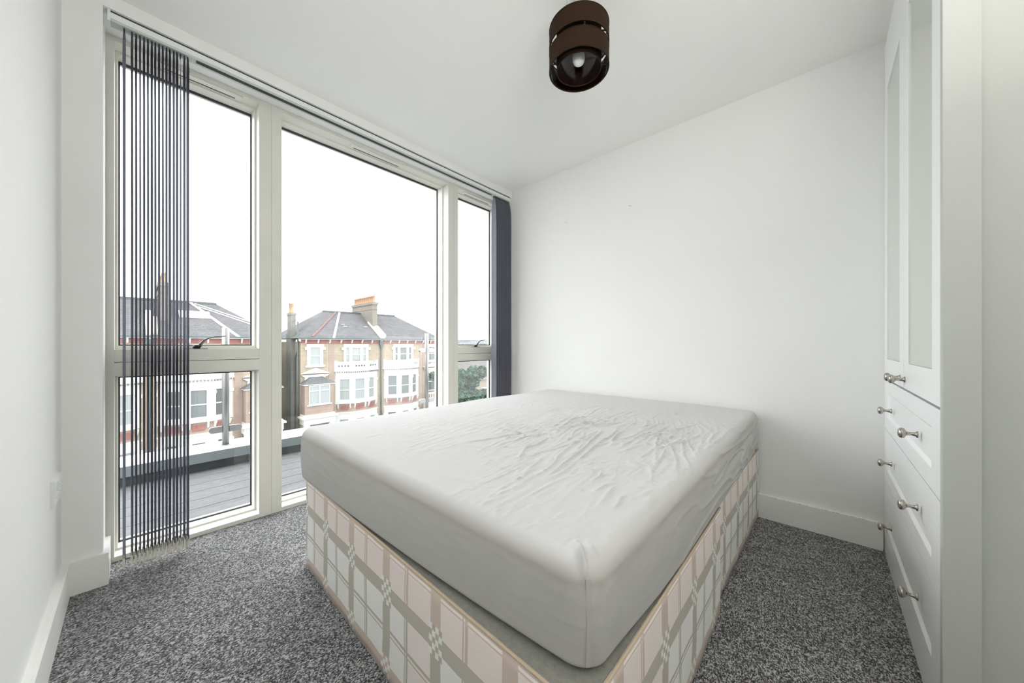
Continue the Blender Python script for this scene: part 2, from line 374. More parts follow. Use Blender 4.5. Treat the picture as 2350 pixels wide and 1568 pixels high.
# ================================================================ ROOM SHELL
CZ = 2.475; XW = -2.225; XF = -2.411; YL = -.195; YF = 2.45; XR = .85
struct('floor', MB().box(-2.62, XR + .1, YL - .1, YF + .1, -.12, 0), 'carpet', 'speckled mid grey twist pile carpet covering the bedroom floor')
struct('ceiling', MB().box(XW, XR + .1, YL - .1, YF + .1, CZ, CZ + .15), 'ceiling', 'plain white painted plaster ceiling above the bed')
struct('wall_window', MB().box(-2.60, XW, YL - .1, -.09, -.1, CZ + .15).box(-2.60, XW, -.09, YF - .001, 2.418, CZ + .15).box(-2.60, -2.411, YF - .001, YF + .14, 2.42, CZ + .15).box(-2.60, -2.406, 2.541, 2.66, -.1, CZ + .15), 'wall',
       'white pier and narrow downstand round the tall window')
struct('wall_left', MB().box(XW, XR + .1, YL - .12, YL, -.1, CZ + .1), 'wall', 'bright white wall at the left edge beside the window pier')
struct('wall_far', MB().box(-2.405, XR + .1, YF, YF + .12, -.1, CZ + .1), 'wall', 'plain white wall behind the head of the bed')
struct('wall_right', MB().box(XR, XR + .12, YL - .1, YF, -.1, CZ + .1), 'wall', 'white wall behind the fitted cupboard')
sk = .132; th = .018
struct('baseboard_left', MB().box(XW + th, XR, YL, YL + .022, 0, sk).box(XW + th, XR, YL, YL + .016, sk, sk + .003), 'gloss', 'thick white skirting board along the left wall')
struct('baseboard_pier', MB().box(XW, XW + th, YL, -.074, 0, sk).box(-2.40, XW, -.09, -.074, 0, sk), 'gloss', 'white skirting board wrapping the pier beside the window')
bf = struct('baseboard_far', MB().box(XW, .215, YF - th, YF, 0, sk), 'gloss', 'white skirting board with chipped top edge below the far wall')
c_ = MB()
for i in range(46):
    x = -.27 + .48 * random.random(); c_.box(x, x + random.uniform(.001, .004), YF - th - .0003, YF - th + random.uniform(.002, .006), sk - .001, sk + .0006)
ch = c_.build('paint_chips', 'panel', bf); tag(ch, kind='stuff')
struct('trim_1', MB().box(.232, XR, 1.32, YF, 2.412, CZ), 'wall', 'narrow white filler strip between cupboard top and ceiling')

# ---- window frames: each unit is a structure with frame parts, panes, gaskets
def win_unit(name, y0, y1, fl, fr, ztop=2.42, transom=False, label=''):
    """y0..y1 outer; fl, fr visible face widths"""
    D1 = -2.486; D2 = -2.554; XO = -2.60
    a, b = y0 + fl, y1 - fr; zt = 2.397; zb = .022
    mb = MB()
    mb.box(XO, XF, y0, a, 0, ztop).box(XO, XF, b, y1, 0, ztop).box(XO, XF, a, b, zt, ztop).box(XO, XF, a, b, 0, zb)
    root = struct(name, mb, 'frame', label)
    def sash(z0, z1, nm, lip=.009):
        s = MB()
        s.box(XO, D1, a, a + lip, z0, z1).box(XO, D1, b - lip, b, z0, z1).box(XO, D1, a + lip, b - lip, z1 - lip, z1).box(XO, D1, a + lip, b - lip, z0, z0 + lip)
        return s.build(nm, 'frame', root)
    def pane(z0, z1, lip=.009):
        g = .006; s = MB(); A, B = a + lip, b - lip; Z0, Z1 = z0 + lip, z1 - lip; X0, X1 = D2 - .012, D2
        s.box(X0, X1, A, A + g, Z0, Z1).box(X0, X1, B - g, B, Z0, Z1).box(X0, X1, A + g, B - g, Z1 - g * 1.6, Z1).box(X0, X1, A + g, B - g, Z0, Z0 + g)
        s.build('gasket', 'gasket', root)
        MB().box(D2 - .010, D2 - .006, A + g * .5, B - g * .5, Z0 + g * .5, Z1 - g * .5).build('pane', 'glass', root)
    if transom:
        MB().box(XO, XF, a, b, .855, .916).build('transom', 'frame', root)
        MB().box(-2.486, XF - .002, a, b, .9185, .976).box(XO, -2.486, a, b, .9185, .985).build('sash_rail', 'frame', root)
        sash(.985, zt, 'opening_sash'); pane(.985, zt)
        sash(zb, .855, 'lower_sash'); pane(zb, .855)
    else:
        sash(zb, zt, 'fixed_sash'); pane(zb, zt)
    return root
def vent(root, y0, y1):
    MB().box(-2.462, -2.452, y0, y1, 2.390, 2.3975).build('vent_slot', 'black', root)
    MB().cbox(-2.452, -2.418, y0 - .03, y1 + .03, 2.389, 2.3972, .002).build('vent_cover', 'frame', root)
w1 = win_unit('window_1', -.09, .5415, .026, .059, transom=True, label='tall narrow white window with transom behind the left blind stack')
w2 = win_unit('window_2', .5425, 1.8885, .051, .058, label='widest floor to ceiling white window in the middle, single pane')
w3 = win_unit('window_3', 1.8895, 2.54, .049, .06, transom=True, label='narrow white window with transom nearest the far wall')
vent(w1, .10, .38); vent(w2, 1.04, 1.385); vent(w3, 2.05, 2.36)
def handle(root, y):
    MB().lathe([(.026, 0), (.026, .003), (.012, .005)], (-2.448, y, .976), n=20).box(-2.462, -2.434, y - .045, y + .045, .976, .979).build('handle_base', 'black', root)
    MB().lathe([(.014, 0), (.015, .010), (.011, .018), (.004, .021)], (-2.448, y, .979), n=16).build('handle_hub', 'black', root)
    pts = [(-2.446, y + .008, .985), (-2.444, y + .018, 1.004), (-2.440, y + .030, 1.022), (-2.437, y + .050, 1.036), (-2.434, y + .078, 1.043), (-2.432, y + .118, 1.046)]
    mb = MB()
    prev = None; P = []; F = []
    for i, p in enumerate(pts):
        q = Vector(p); d = (Vector(pts[min(i + 1, 5)]) - Vector(pts[max(i - 1, 0)])).normalized(); up = d.cross(Vector((1, 0, 0))).normalized()
        hw = [.009, .0085, .008, .0075, .007, .005][i]; ht = [.0085, .0075, .006, .0045, .0038, .0022][i]
        for k in range(10):
            t = 2 * PI * k / 10; P.append((q + Vector((1, 0, 0)) * math.cos(t) * hw + up * math.sin(t) * ht)[:])
    F = [(i * 10 + k, i * 10 + (k + 1) % 10, (i + 1) * 10 + (k + 1) % 10, (i + 1) * 10 + k) for i in range(5) for k in range(10)] + [tuple(range(10))[::-1], tuple(50 + k for k in range(10))]
    mb.poly(P, F, True); mb.build('handle_lever', 'lever', root, True)
handle(w1, .218); handle(w3, 2.180)

# ================================================================ VERTICAL BLIND
XT = -2.257
blind = thing('vertical_blind', (XT, 1.15, 0), 'vertical blind drawn open into two dark slate fabric stacks', 'blind')
MB().box(XT - .022, XT + .022, -.072, 2.43, 2.374, 2.4095).build('head_rail', 'track', blind)
MB().box(XT - .018, XT + .019, -.070, 2.43, 2.4095, 2.4175).build('rail_gap_shade', 'gutter', blind)  # dark strip standing in for the shade in the gap above the rail
MB().box(XT + .0222, XT + .0235, -.070, 2.43, 2.384, 2.4085).build('rail_lip', 'plastic', blind)
MB().box(XT - .006, XT + .016, .20, 2.20, 2.3725, 2.3745).build('rail_slot', 'black', blind)
MB().box(XT - .024, XT + .025, -.078, -.070, 2.370, 2.418).build('end_cap', 'plastic', blind)
MB().box(XT - .024, XT + .025, 2.428, 2.436, 2.370, 2.418).build('end_cap', 'plastic', blind)
def slat(y, ang, zt, zb, top_w=.020, bow=.003):
    """one 89 mm fabric vane hung from a clip, pinched at top and around its weight"""
    W = .0445; nz = [zt, zt - .012, zt - .05, zt - .13, zt - .24, 1.6, .9, .45, zb + .10, zb + .03, zb]
    ws = [.35, .45, .72, .95, 1, 1, 1, 1, 1, .99, .98]; cx = math.cos(ang); sy = math.sin(ang)
    P = []; F = []; nx = 6
    tw = [0.9, .7, .4, .15, 0, 0, 0, 0, .0, .05, .1]
    for i, z in enumerate(nz):
        a = ang + tw[i] * .12 * (1 if ang > 0 else -1)
        for sd in (0, 1):
            for k in range(nx):
                s_ = -1 + 2 * k / (nx - 1); b = bow * (1 - s_ * s_) * min(1, (zt - z) * 3)
                px = W * s_ * ws[i]; off = b + (.0006 if sd else 0)
                P.append((XT + px * math.cos(a) - off * math.sin(a), y + px * math.sin(a) + off * math.cos(a), z))
    R = 2 * nx
    for i in range(len(nz) - 1):
        for k in range(nx - 1):
            F.append((i * R + k, i * R + k + 1, (i + 1) * R + k + 1, (i + 1) * R + k))
            F.append((i * R + nx + k + 1, i * R + nx + k, (i + 1) * R + nx + k, (i + 1) * R + nx + k + 1))
        for k, j in ((0, nx), (nx - 1, 2 * nx - 1)): F.append((i * R + k, (i + 1) * R + k, (i + 1) * R + j, i * R + j))
    s = MB().poly(P, F, False).build('slat', 'slat', blind, True)
    MB().box(XT - .010, XT + .010, y - .0018, y + .0018, zt - .006, 2.3745).build('hanger', 'black', s)
    MB().box(XT - .040, XT + .040, y - .002, y + .002, zb - .012, zb + .020).box(XT - .043, XT - .036, y - .004, y + .004, zb - .006, zb + .028).box(XT + .036, XT + .043, y - .004, y + .004, zb - .006, zb + .028).build('slat_weight', 'chain', s)
    return s
ly = [-.032, -.009, .003, .015, .027, .039, .051, .062, .074, .086, .098, .109, .122, .133, .145, .158, .170]
angs = [.055, .045, .03, -.005, .03, .02, .035, .02, .03, .01, .02, .045, .02, .035, -.015, .03, .045]
for i, y in enumerate(ly): slat(y, .064 - .0030 * i + (angs[i] - .025) * .6 + (.03 if i == 0 else 0), 2.366, .052 + (.004 if i % 2 else 0))
ry = [2.235 + .0145 * i for i in range(14)]
for i, y in enumerate(ry): slat(y, random.uniform(-.02, .03) if i else -.22, 2.366, .052)
def bead_chain(ys, dx, zb):
    mb = MB()
    for a, b in zip(ys[:-1], ys[1:]):
        n = max(3, int((b - a) / .0036) + 5)
        for k in range(n + 1):
            t = k / n; y = a + (b - a) * t; z = zb + .016 - .060 * (1 - (2 * t - 1) ** 2) * .8
            r = .0019; mb.poly([(XT + dx + r, y, z), (XT + dx, y + r, z), (XT + dx - r, y, z), (XT + dx, y - r, z), (XT + dx, y, z + r), (XT + dx, y, z - r)],
                               [(0, 1, 4), (1, 2, 4), (2, 3, 4), (3, 0, 4), (1, 0, 5), (2, 1, 5), (3, 2, 5), (0, 3, 5)])
    return mb
for dx in (.040, -.040):
    tag(bead_chain(ly, dx, .05).build('bead_chain', 'chain', blind), kind='stuff')
    tag(bead_chain(ry, dx, .05).build('bead_chain', 'chain', blind), kind='stuff')
# loop of the control chain, slack beside the first slat
MB().tube([(XT + .03, -.045, .075), (XT + .035, -.052, .052), (XT + .04, -.060, .045), (XT + .03, -.050, .07)], .0012, 6).build('control_chain', 'chain', blind)

# ================================================================ CUPBOARD
XC = .215
cup = thing('fitted_cupboard', (.53, 1.9, 0), 'tall white fitted cupboard with mirrored doors above three drawers', 'cupboard')
MB().box(XC + .024, XR - .01, 1.346, YF - .002, 0, 2.405).build('carcass', 'cupboard', cup)
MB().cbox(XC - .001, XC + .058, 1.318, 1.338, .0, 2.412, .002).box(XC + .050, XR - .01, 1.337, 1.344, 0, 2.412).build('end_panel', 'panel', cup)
MB().box(XC + .006, XC + .024, 2.384, YF - .001, 0, 2.405).build('filler_strip', 'cupboard', cup)
MB().box(XC + .004, XC + .024, 1.338, 2.384, 0, .100).build('plinth', 'cupboard', cup)
MB().box(XC + .012, XC + .024, 1.338, 2.384, .8365, .8435).build('shadow_gap', 'gutter', cup)
def shaker(name, y0, y1, z0, z1, m, mirror=False):
    """board with a stepped recessed centre panel"""
    X0, X1 = XC, XC + .022; s = .088 if mirror else .095; zs = .09 if mirror else .056; mb = MB()
    if mirror: zt = z1 - .235
    else: zt = z1 - zs
    a, b, c, d = y0 + s, y1 - s, z0 + zs, zt
    mb.box(X0, X1, y0, a, z0, z1).box(X0, X1, b, y1, z0, z1).box(X0, X1, a, b, z0, c).box(X0, X1, a, b, d, z1)
    e = .010; q = .007
    P = [(X0, a, c), (X0, b, c), (X0, b, d), (X0, a, d), (X0 + q, a + e, c + e), (X0 + q, b - e, c + e), (X0 + q, b - e, d - e), (X0 + q, a + e, d - e)]
    if mirror: mb.box(X0 + .008, X1, a, b, c, d)
    else: mb.poly(P, [(0, 1, 5, 4), (1, 2, 6, 5), (2, 3, 7, 6), (3, 0, 4, 7), (4, 5, 6, 7)])
    o = mb.build(name, m, cup, False)
    if mirror:
        MB().box(X0 + .003, X0 + .0075, a + .001, b - .001, c + .001, d - .001).build('mirror_panel', 'mirror_panel', o)
    return o
def knob(parent, y, z):
    p = [(.0105, 0), (.0105, .002), (.0065, .005), (.0050, .012), (.0052, .020), (.0075, .024), (.0145, .028), (.0160, .033), (.0150, .038), (.010, .041), (.002, .0425)]
    MB().lathe(p, (XC, y, z), '-x', 20).build('knob', 'nickel', parent)
for (y0, y1, ky) in ((1.342, 1.861, 1.836), (1.864, 2.382, 1.937)):
    d = shaker('door', y0, y1, .8435, 2.398, 'cupboard', True); knob(d, ky, .876)
for (z0, z1, kz) in ((.612, .8365, .724), (.372, .6085, .500), (.104, .3685, .226)):
    d = shaker('drawer', 1.342, 2.382, z0, z1, 'cupboard'); knob(d, 1.612, kz); knob(d, 2.150, kz - .006)

# ================================================================ CEILING LAMP
LX, LY = -.774, 1.277
lamp = thing('ceiling_lamp', (LX, LY, CZ), 'brown fabric two-tier drum pendant lamp hanging from the ceiling', 'lamp')
def drum(r, z0, z1, name, m_out, mi):
    n = 64; t = .0025
    o = MB().lathe([(r, z0), (r, z1)], (LX, LY, 0), n=n, cap=False).build(name, m_out, lamp)
    MB().lathe([(r - t, z1), (r - t, z0)], (LX, LY, 0), n=n, cap=False).build('lining', mi, o)
    MB().lathe([(r + .001, z0), (r + .001, z0 + .003), (r - t - .001, z0 + .003), (r - t - .001, z0), (r + .001, z0)], (LX, LY, 0), n=n, cap=False).build('rim', m_out, o)
    MB().lathe([(r + .001, z1 - .003), (r + .001, z1), (r - t - .001, z1), (r - t - .001, z1 - .003), (r + .001, z1 - .003)], (LX, LY, 0), n=n, cap=False).build('rim', m_out, o)
drum(.1255, 2.270, 2.348, 'upper_shade', 'shade', 'shade_in')
drum(.1255, 2.172, 2.252, 'lower_shade', 'shade', 'shade_in')
drum(.0935, 2.174, 2.345, 'inner_shade', 'shade', 'shade_in')
for k in range(4):
    a = math.radians(42 + 90 * k); c_, s_ = math.cos(a), math.sin(a)
    for z in (2.262, 2.345, 2.200):
        MB().obox((LX + c_ * .109, LY + s_ * .109, z), (c_, s_, 0), (-s_, c_, 0), (0, 0, 1), .032, .005, .004).build('spacer', 'black', lamp)
    MB().obox((LX + c_ * .1215, LY + s_ * .1215, 2.261), (c_, s_, 0), (-s_, c_, 0), (0, 0, 1), .003, .006, .03).build('spacer', 'black', lamp)
sp2 = MB()
for k in range(3):
    a = math.radians(20 + 120 * k); sp2.tube([(LX + .018 * math.cos(a), LY + .018 * math.sin(a), 2.338), (LX + .093 * math.cos(a), LY + .093 * math.sin(a), 2.343)], .0018, 6)
sp2.lathe([(.018, 2.336), (.021, 2.336), (.021, 2.340), (.018, 2.340)], (LX, LY, 0), n=20, cap=False).build('carrier_ring', 'steel', lamp)
MB().lathe([(.006, 2.475), (.006, 2.36), (.016, 2.355), (.018, 2.30), (.014, 2.295)][::-1], (LX, LY, 0), n=18).build('flex_and_holder', 'black', lamp)
MB().lathe([(.048, 2.456), (.050, 2.462), (.050, 2.475)], (LX, LY, 0), n=28).build('ceiling_rose', 'plastic', lamp)
MB().lathe([(.001, 2.196), (.012, 2.1975), (.021, 2.204), (.026, 2.216), (.0265, 2.232), (.022, 2.252), (.015, 2.272), (.013, 2.30)], (LX, LY, 0), n=28).build('light_bulb', 'bulb', lamp)

# ================================================================ SOCKETS, NAILS
def socket(name, label, corner, along, out, L, H, t, pins='gasket'):
    """surface plate: along & out are unit vectors, corner = near low corner on the wall"""
    c = Vector(corner); A = Vector(along); O = Vector(out); Z = Vector((0, 0, 1)); g = .010
    r = thing(name, (c + A * L / 2)[:], label, 'socket')
    P = []
    for k, (i, h) in enumerate(((0, 0), (t, 0), (t, g))): pass
    base = [c, c + A * L, c + A * L + Z * H, c + Z * H]; ins = [c + A * g + Z * g, c + A * (L - g) + Z * g, c + A * (L - g) + Z * (H - g), c + A * g + Z * (H - g)]
    P = [p for p in base] + [p + O * (t * .7) for p in base] + [p + O * t for p in ins]
    F = [(0, 1, 2, 3)] + [(i, (i + 1) % 4, 4 + (i + 1) % 4, 4 + i) for i in range(4)] + [(4 + i, 4 + (i + 1) % 4, 8 + (i + 1) % 4, 8 + i) for i in range(4)] + [(8, 9, 10, 11)]
    MB().poly([p[:] for p in P], F).build('face_plate', 'plastic', r, True)
    for f_ in (.27, .73):
        q = c + A * (L * f_) + Z * (H * .42) + O * (t + .001)
        for dx_, dz_ in ((0, .014), (-.011, -.008), (.011, -.008)): MB().obox(q + A * dx_ + Z * dz_, A, Z, O, .005, .008, .002).build('pin_hole', pins, r)
        MB().obox(q + A * .0 + Z * (H * .38), A, Z, O, .016, .012, .005).build('rocker_switch', 'plastic', r)
    return r
socket('wall_socket', 'white double socket low on the bright left wall by the pier', (-1.956, YL, .437), (-1, 0, 0), (0, 1, 0), .146, .092, .011, 'plastic')
socket('wall_socket', 'white double socket on the far wall just above the mattress corner', (-2.085, YF, .545 - .086), (1, 0, 0), (0, -1, 0), .100, .086, .010)
for (x, z, lb) in ((-1.606, 2.028, 'small hook on the far wall, the lower left of two'), (-1.053, 2.021, 'small hook on the far wall, the right one of two')):
    tag(MB().obox((x, YF - .003, z), (1, 0, -.45), (0, 1, 0), (.45, 0, 1), .026, .006, .0035).build('wall_hook', 'track'), lb, 'hook')

# ================================================================ BED
bed = thing('divan_base', (-1.0, 1.45, 0), 'low two-part divan bed base in pale pink and grey checked fabric', 'bed')
def section(pts, zt, nm):
    """pts: foot-left, foot-right, head-right, head-left corners"""
    o = MB()
    n = 14
    # fabric walls as a closed ring, split so each side carries its own weave direction
    root = MB().prism([(pts[0][0] + .006, pts[0][1] + .006), (pts[1][0] - .006, pts[1][1] + .006), (pts[2][0] - .006, pts[2][1] - .006), (pts[3][0] + .006, pts[3][1] - .006)], .012, zt).build(nm, 'platform', bed)
    for a, b, m in ((pts[0], pts[1], 'plaid_x'), (pts[1], pts[2], 'plaid_y'), (pts[2], pts[3], 'plaid_x'), (pts[3], pts[0], 'plaid_y')):
        A = Vector((a[0], a[1], 0)); B = Vector((b[0], b[1], 0)); d = (B - A); nrm = Vector((d.y, -d.x, 0)).normalized(); P = []; F = []; nu = 40; nz = 14
        for side in (0, 1):
            for i in range(nu + 1):
                for k in range(nz + 1):
                    z = .004 + (zt + .001 - .004) * k / nz; f = i / nu
                    pil = .0025 * math.sin(PI * k / nz) * (math.sin(PI * f) ** .5) + .0012 * math.sin(f * 37 + k * .5) * (1 - k / nz)
                    q = A + d * f + nrm * ((pil + .0005) if side == 0 else -.005); P.append((q.x, q.y, z))
        R = (nu + 1) * (nz + 1)
        for i in range(nu):
            for k in range(nz):
                a0 = i * (nz + 1) + k; F.append((a0, a0 + nz + 1, a0 + nz + 2, a0 + 1)); F.append((R + a0, R + a0 + 1, R + a0 + nz + 2, R + a0 + nz + 1))
        for i in range(nu): F.append((i * (nz + 1) + nz, (i + 1) * (nz + 1) + nz, R + (i + 1) * (nz + 1) + nz, R + i * (nz + 1) + nz)); F.append((i * (nz + 1), R + i * (nz + 1), R + (i + 1) * (nz + 1), (i + 1) * (nz + 1)))
        MB().poly(P, F, True).build('fabric_panel', m, root)
    q = [Vector((p[0], p[1], zt + .001)) for p in pts]
    MB().tube([q[0], q[1]], .0035, 6).tube([q[1], q[2]], .0035, 6).tube([q[0], q[3]], .0035, 6).build('piping', 'piping', root)
    return root
section([(-1.727, .520), (-.287, .493), (-.283, 1.462), (-1.727, 1.462)], .393, 'foot_section')
section([(-1.727, 1.466), (-.303, 1.466), (-.278, 2.427), (-1.727, 2.427)], .393, 'head_section')

# ---- mattress wrapped in its fitted sheet
def hashgrid(seed, n=256): return np.random.default_rng(seed).random((n, n)) * 2 * PI
def perlin(x, y, seed):
    g = hashgrid(seed); xi = np.floor(x).astype(int); yi = np.floor(y).astype(int); xf = x - xi; yf = y - yi
    def d(ix, iy):
        a = g[(xi + ix) % 256, (yi + iy) % 256]; return np.cos(a) * (xf - ix) + np.sin(a) * (yf - iy)
    u = xf ** 3 * (xf * (xf * 6 - 15) + 10); v = yf ** 3 * (yf * (yf * 6 - 15) + 10)
    return ((d(0, 0) * (1 - u) + d(1, 0) * u) * (1 - v) + (d(0, 1) * (1 - u) + d(1, 1) * u) * v) * 1.5
MX0, MX1, MY0, MY1, MZ0, MZ1 = -1.768, -.280, .502, 2.430, .3985, .622
def rounded_grid():
    hx, hy, hz = (MX1 - MX0) / 2, (MY1 - MY0) / 2, (MZ1 - MZ0) / 2; cx, cy, cz = (MX0 + MX1) / 2, (MY0 + MY1) / 2, (MZ0 + MZ1) / 2
    nx, ny, nz = 300, 380, 44
    def grid(na, nb):
        a, b = np.meshgrid(np.linspace(-1, 1, na + 1), np.linspace(-1, 1, nb + 1), indexing='ij'); return a.ravel(), b.ravel()
    V = []; F = []; base = 0
    def add(X, Y, Z, na, nb, flip):
        nonlocal base
        V.append(np.stack([X, Y, Z], 1)); i, j = np.meshgrid(np.arange(na), np.arange(nb), indexing='ij'); k = (i * (nb + 1) + j).ravel() + base
        f = np.stack([k, k + nb + 1, k + nb + 2, k + 1], 1)
        if flip: f = f[:, ::-1]
        F.append(f); base += (na + 1) * (nb + 1)
    a, b = grid(nx, ny); add(a, b, np.ones_like(a), nx, ny, False)
    a, b = grid(nx // 6, ny // 6); add(a, b, -np.ones_like(a), nx // 6, ny // 6, True)
    a, b = grid(nx, nz); add(a, -np.ones_like(a), b, nx, nz, False)
    a, b = grid(nx // 4, nz // 2); add(a, np.ones_like(a), b, nx // 4, nz // 2, True)
    a, b = grid(ny, nz); add(np.ones_like(a), a, b, ny, nz, False)
    a, b = grid(ny // 3, nz); add(-np.ones_like(a), a, b, ny // 3, nz, True)
    V = np.concatenate(V); V = V * np.array([hx, hy, hz]); F = np.concatenate(F)
    # two-stage rounding: vertical corners r=.085, top and bottom edges r=.045
    rc = .060; P = V.copy(); inner = np.array([hx - rc, hy - rc])
    q = np.clip(P[:, :2], -inner, inner); d = P[:, :2] - q; L = np.maximum(np.abs(d).max(1), 1e-9); ln = np.maximum(np.linalg.norm(d, axis=1), 1e-9)
    corner = (np.abs(d) > 1e-6).all(1)
    P[corner, :2] = q[corner] + d[corner] / ln[corner][:, None] * L[corner][:, None]
    # edge rounding in the vertical profile: distance from the outline
    out = np.sqrt((np.maximum(np.abs(P[:, 0]) - inner[0], 0)) ** 2 + (np.maximum(np.abs(P[:, 1]) - inner[1], 0)) ** 2)
    dist = rc - out            # 0 on the side wall
    rt = np.where(P[:, 2] > 0, .034, .016); zi = hz - rt
    m = (dist < rt) & (np.abs(P[:, 2]) > zi)
    e1 = rt - dist; e2 = np.abs(P[:, 2]) - zi; mx = np.maximum(e1, e2); le = np.maximum(np.sqrt(e1 ** 2 + e2 ** 2), 1e-9)
    s1 = e1 / le * mx; s2 = e2 / le * mx
    # move inward along the outline normal
    qq = np.clip(P[:, :2], -inner, inner); dd = P[:, :2] - qq; dl = np.maximum(np.linalg.norm(dd, axis=1), 1e-9)[:, None]; nn = dd / dl
    P[m, :2] += (nn * (s1 - e1)[:, None])[m]; P[m, 2] = np.sign(P[m, 2]) * (zi + s2)[m]
    P += np.array([cx, cy, cz]); return P, F
P, F = rounded_grid()
x, y, z = P[:, 0].copy(), P[:, 1].copy(), P[:, 2].copy()
topw = np.clip((z - (MZ1 - .03)) / .03, 0, 1)
h = np.zeros(len(P))
# long lengthwise pulls, strongest over the middle of the bed
wx = x + .030 * perlin(x * 2, y * 2, 1) + .004 * perlin(x * 9, y * 9, 2)
wy = y + .05 * perlin(x * 3 + 9, y * 3 + 4, 3)
amp = np.exp(-(((x + .78) / .58) ** 2 + ((y - 1.32) / .56) ** 2)) + .16
amp2 = np.exp(-(((x + .45) / .25) ** 2 + ((y - 1.2) / .75) ** 2))
for (fx, fy, A, sd, rot) in ((26, 2.4, .0044, 11, .10), (42, 3.8, .0034, 12, -.14), (22, 2.2, .0036, 13, .30), (66, 6, .0020, 14, .08), (52, 4.2, .0026, 15, .20)):
    c, s = math.cos(rot), math.sin(rot); u = (wx * c + wy * s) * fx; v = (-wx * s + wy * c) * fy
    n = perlin(u, v, sd); h += A * np.maximum(0, 1 - np.abs(n) * 4.2) ** 2 * np.maximum(0, .35 + perlin(x * 4, y * 3, sd + 30)) * 1.2 * (amp + .5 * amp2)
for (f, A, sd) in ((13, .0016, 21), (24, .0010, 22), (7, .0015, 23)):
    n = perlin(wx * f, wy * f, sd); h += .35 * A * np.maximum(0, 1 - np.abs(n) * 5) ** 2 * (.5 + amp + amp2) * np.maximum(0, .2 + perlin(x * 5 + 3, y * 5, sd + 40)) * 2
creases = [[(-.735, .872), (-.711, 1.05), (-.69, 1.192), (-.709, 1.316)], [(-.895, .895), (-.89, 1.065), (-.844, 1.194)], [(-.749, .832), (-.744, .855), (-.8, .958), (-.788, 1.015), (-.815, 1.105), (-.78, 1.151)],
 [(-.447, 1.088), (-.45, 1.242), (-.457, 1.378)], [(-.532, 1.105), (-.508, 1.223), (-.478, 1.321)], [(-.482, 1.522), (-.463, 1.67), (-.437, 1.823)], [(-.307, 1.394), (-.334, 1.528), (-.335, 1.687)],
 [(-.47, .841), (-.467, .884), (-.495, .945)], [(-.432, .787), (-.432, .833), (-.415, .879)], [(-.351, .728), (-.359, .775), (-.369, .817)], [(-.516, .512), (-.577, .587), (-.641, .673), (-.7, .759)],
 [(-.554, .608), (-.64, .726), (-.746, .853)], [(-.819, .578), (-.737, .612), (-.611, .597)], [(-.813, .612), (-.701, .606), (-.605, .581)], [(-.553, .609), (-.563, .696), (-.592, .757)],
 [(-.907, 1.339), (-.922, 1.484), (-.898, 1.551), (-.768, 1.522)], [(-.837, 1.348), (-.773, 1.423), (-.715, 1.513)], [(-.908, 1.231), (-.813, 1.253), (-.747, 1.313)], [(-1.022, .815), (-.972, .949), (-.924, 1.152)],
 [(-1.08, .762), (-.938, .844), (-.806, .964)], [(-.578, 1.466), (-.577, 1.321), (-.607, 1.192), (-.639, 1.029)], [(-.336, .842), (-.326, .9)], [(-.383, .725), (-.398, .781), (-.407, .862)],
 [(-.473, 1.53), (-.518, 1.43), (-.565, 1.36)], [(-.374, 1.561), (-.421, 1.361), (-.444, 1.226)]]
soft = {10, 11, 12, 13, 14, 19}
for ci, pl in enumerate(creases):
    A = .0016 if ci in soft else .0046; wd = .006 if ci in soft else .0046; best = np.full(len(P), 9.0); xx = x + .003 * perlin(x * 20, y * 20, 50 + ci); yy = y + .003 * perlin(x * 20 + 7, y * 20, 80 + ci)
    N_ = len(pl) - 1; tt = np.zeros(len(P))
    for i in range(N_):
        ax, ay = pl[i]; bx, by = pl[i + 1]; dx, dy = bx - ax, by - ay; t = np.clip(((xx - ax) * dx + (yy - ay) * dy) / (dx * dx + dy * dy), 0, 1)
        d = np.hypot(xx - ax - t * dx, yy - ay - t * dy); mk = d < best; best = np.where(mk, d, best); tt = np.where(mk, (i + t) / N_, tt)
    h += A * np.exp(-(best / wd) ** 2) * np.sin(np.clip(tt, .02, .98) * PI) ** .5
# soft dome and gentle hollows of the old mattress
h += .004 * perlin(x * 2.2, y * 2.2, 5) + .006 * np.exp(-(((x + 1.0) / .6) ** 2 + ((y - 1.5) / .8) ** 2))
P[:, 2] += h * topw
# far end sits slightly lower, foot edge sags between its corners
P[:, 2] -= topw * .006 * np.clip((y - 1.6) / .8, 0, 1)
side = 1 - topw
cx, cy = (MX0 + MX1) / 2, (MY0 + MY1) / 2
nx_ = np.where(np.abs(x - cx) > (MX1 - MX0) / 2 - .09, np.sign(x - cx), 0); ny_ = np.where(np.abs(y - cy) > (MY1 - MY0) / 2 - .09, np.sign(y - cy), 0)
u = np.where(nx_ != 0, y, x)
bul = .006 * np.sin(np.clip((z - MZ0) / (MZ1 - MZ0), 0, 1) * PI)
# diagonal drag lines on the sides, stronger on the right side towards the head
dr = .0030 * np.maximum(0, 1 - np.abs(perlin(u * 3 + z * 9, z * 17 - u * 1.2, 61)) * 3.5) ** 2 * (.22 + 1.7 * (nx_ > 0) * np.clip((y - .8) / 1.0, 0, 1))
roll = .008 * np.maximum(0, 1 - np.abs((z - .53 - .01 * np.sin(y * 3)) / .03)) * (nx_ > 0) * np.clip((y - 1.0) / .8, 0, 1)
dd = (bul + dr - roll) * side * (z > MZ0 + .012)
P[:, 0] += nx_ * dd; P[:, 1] += ny_ * dd
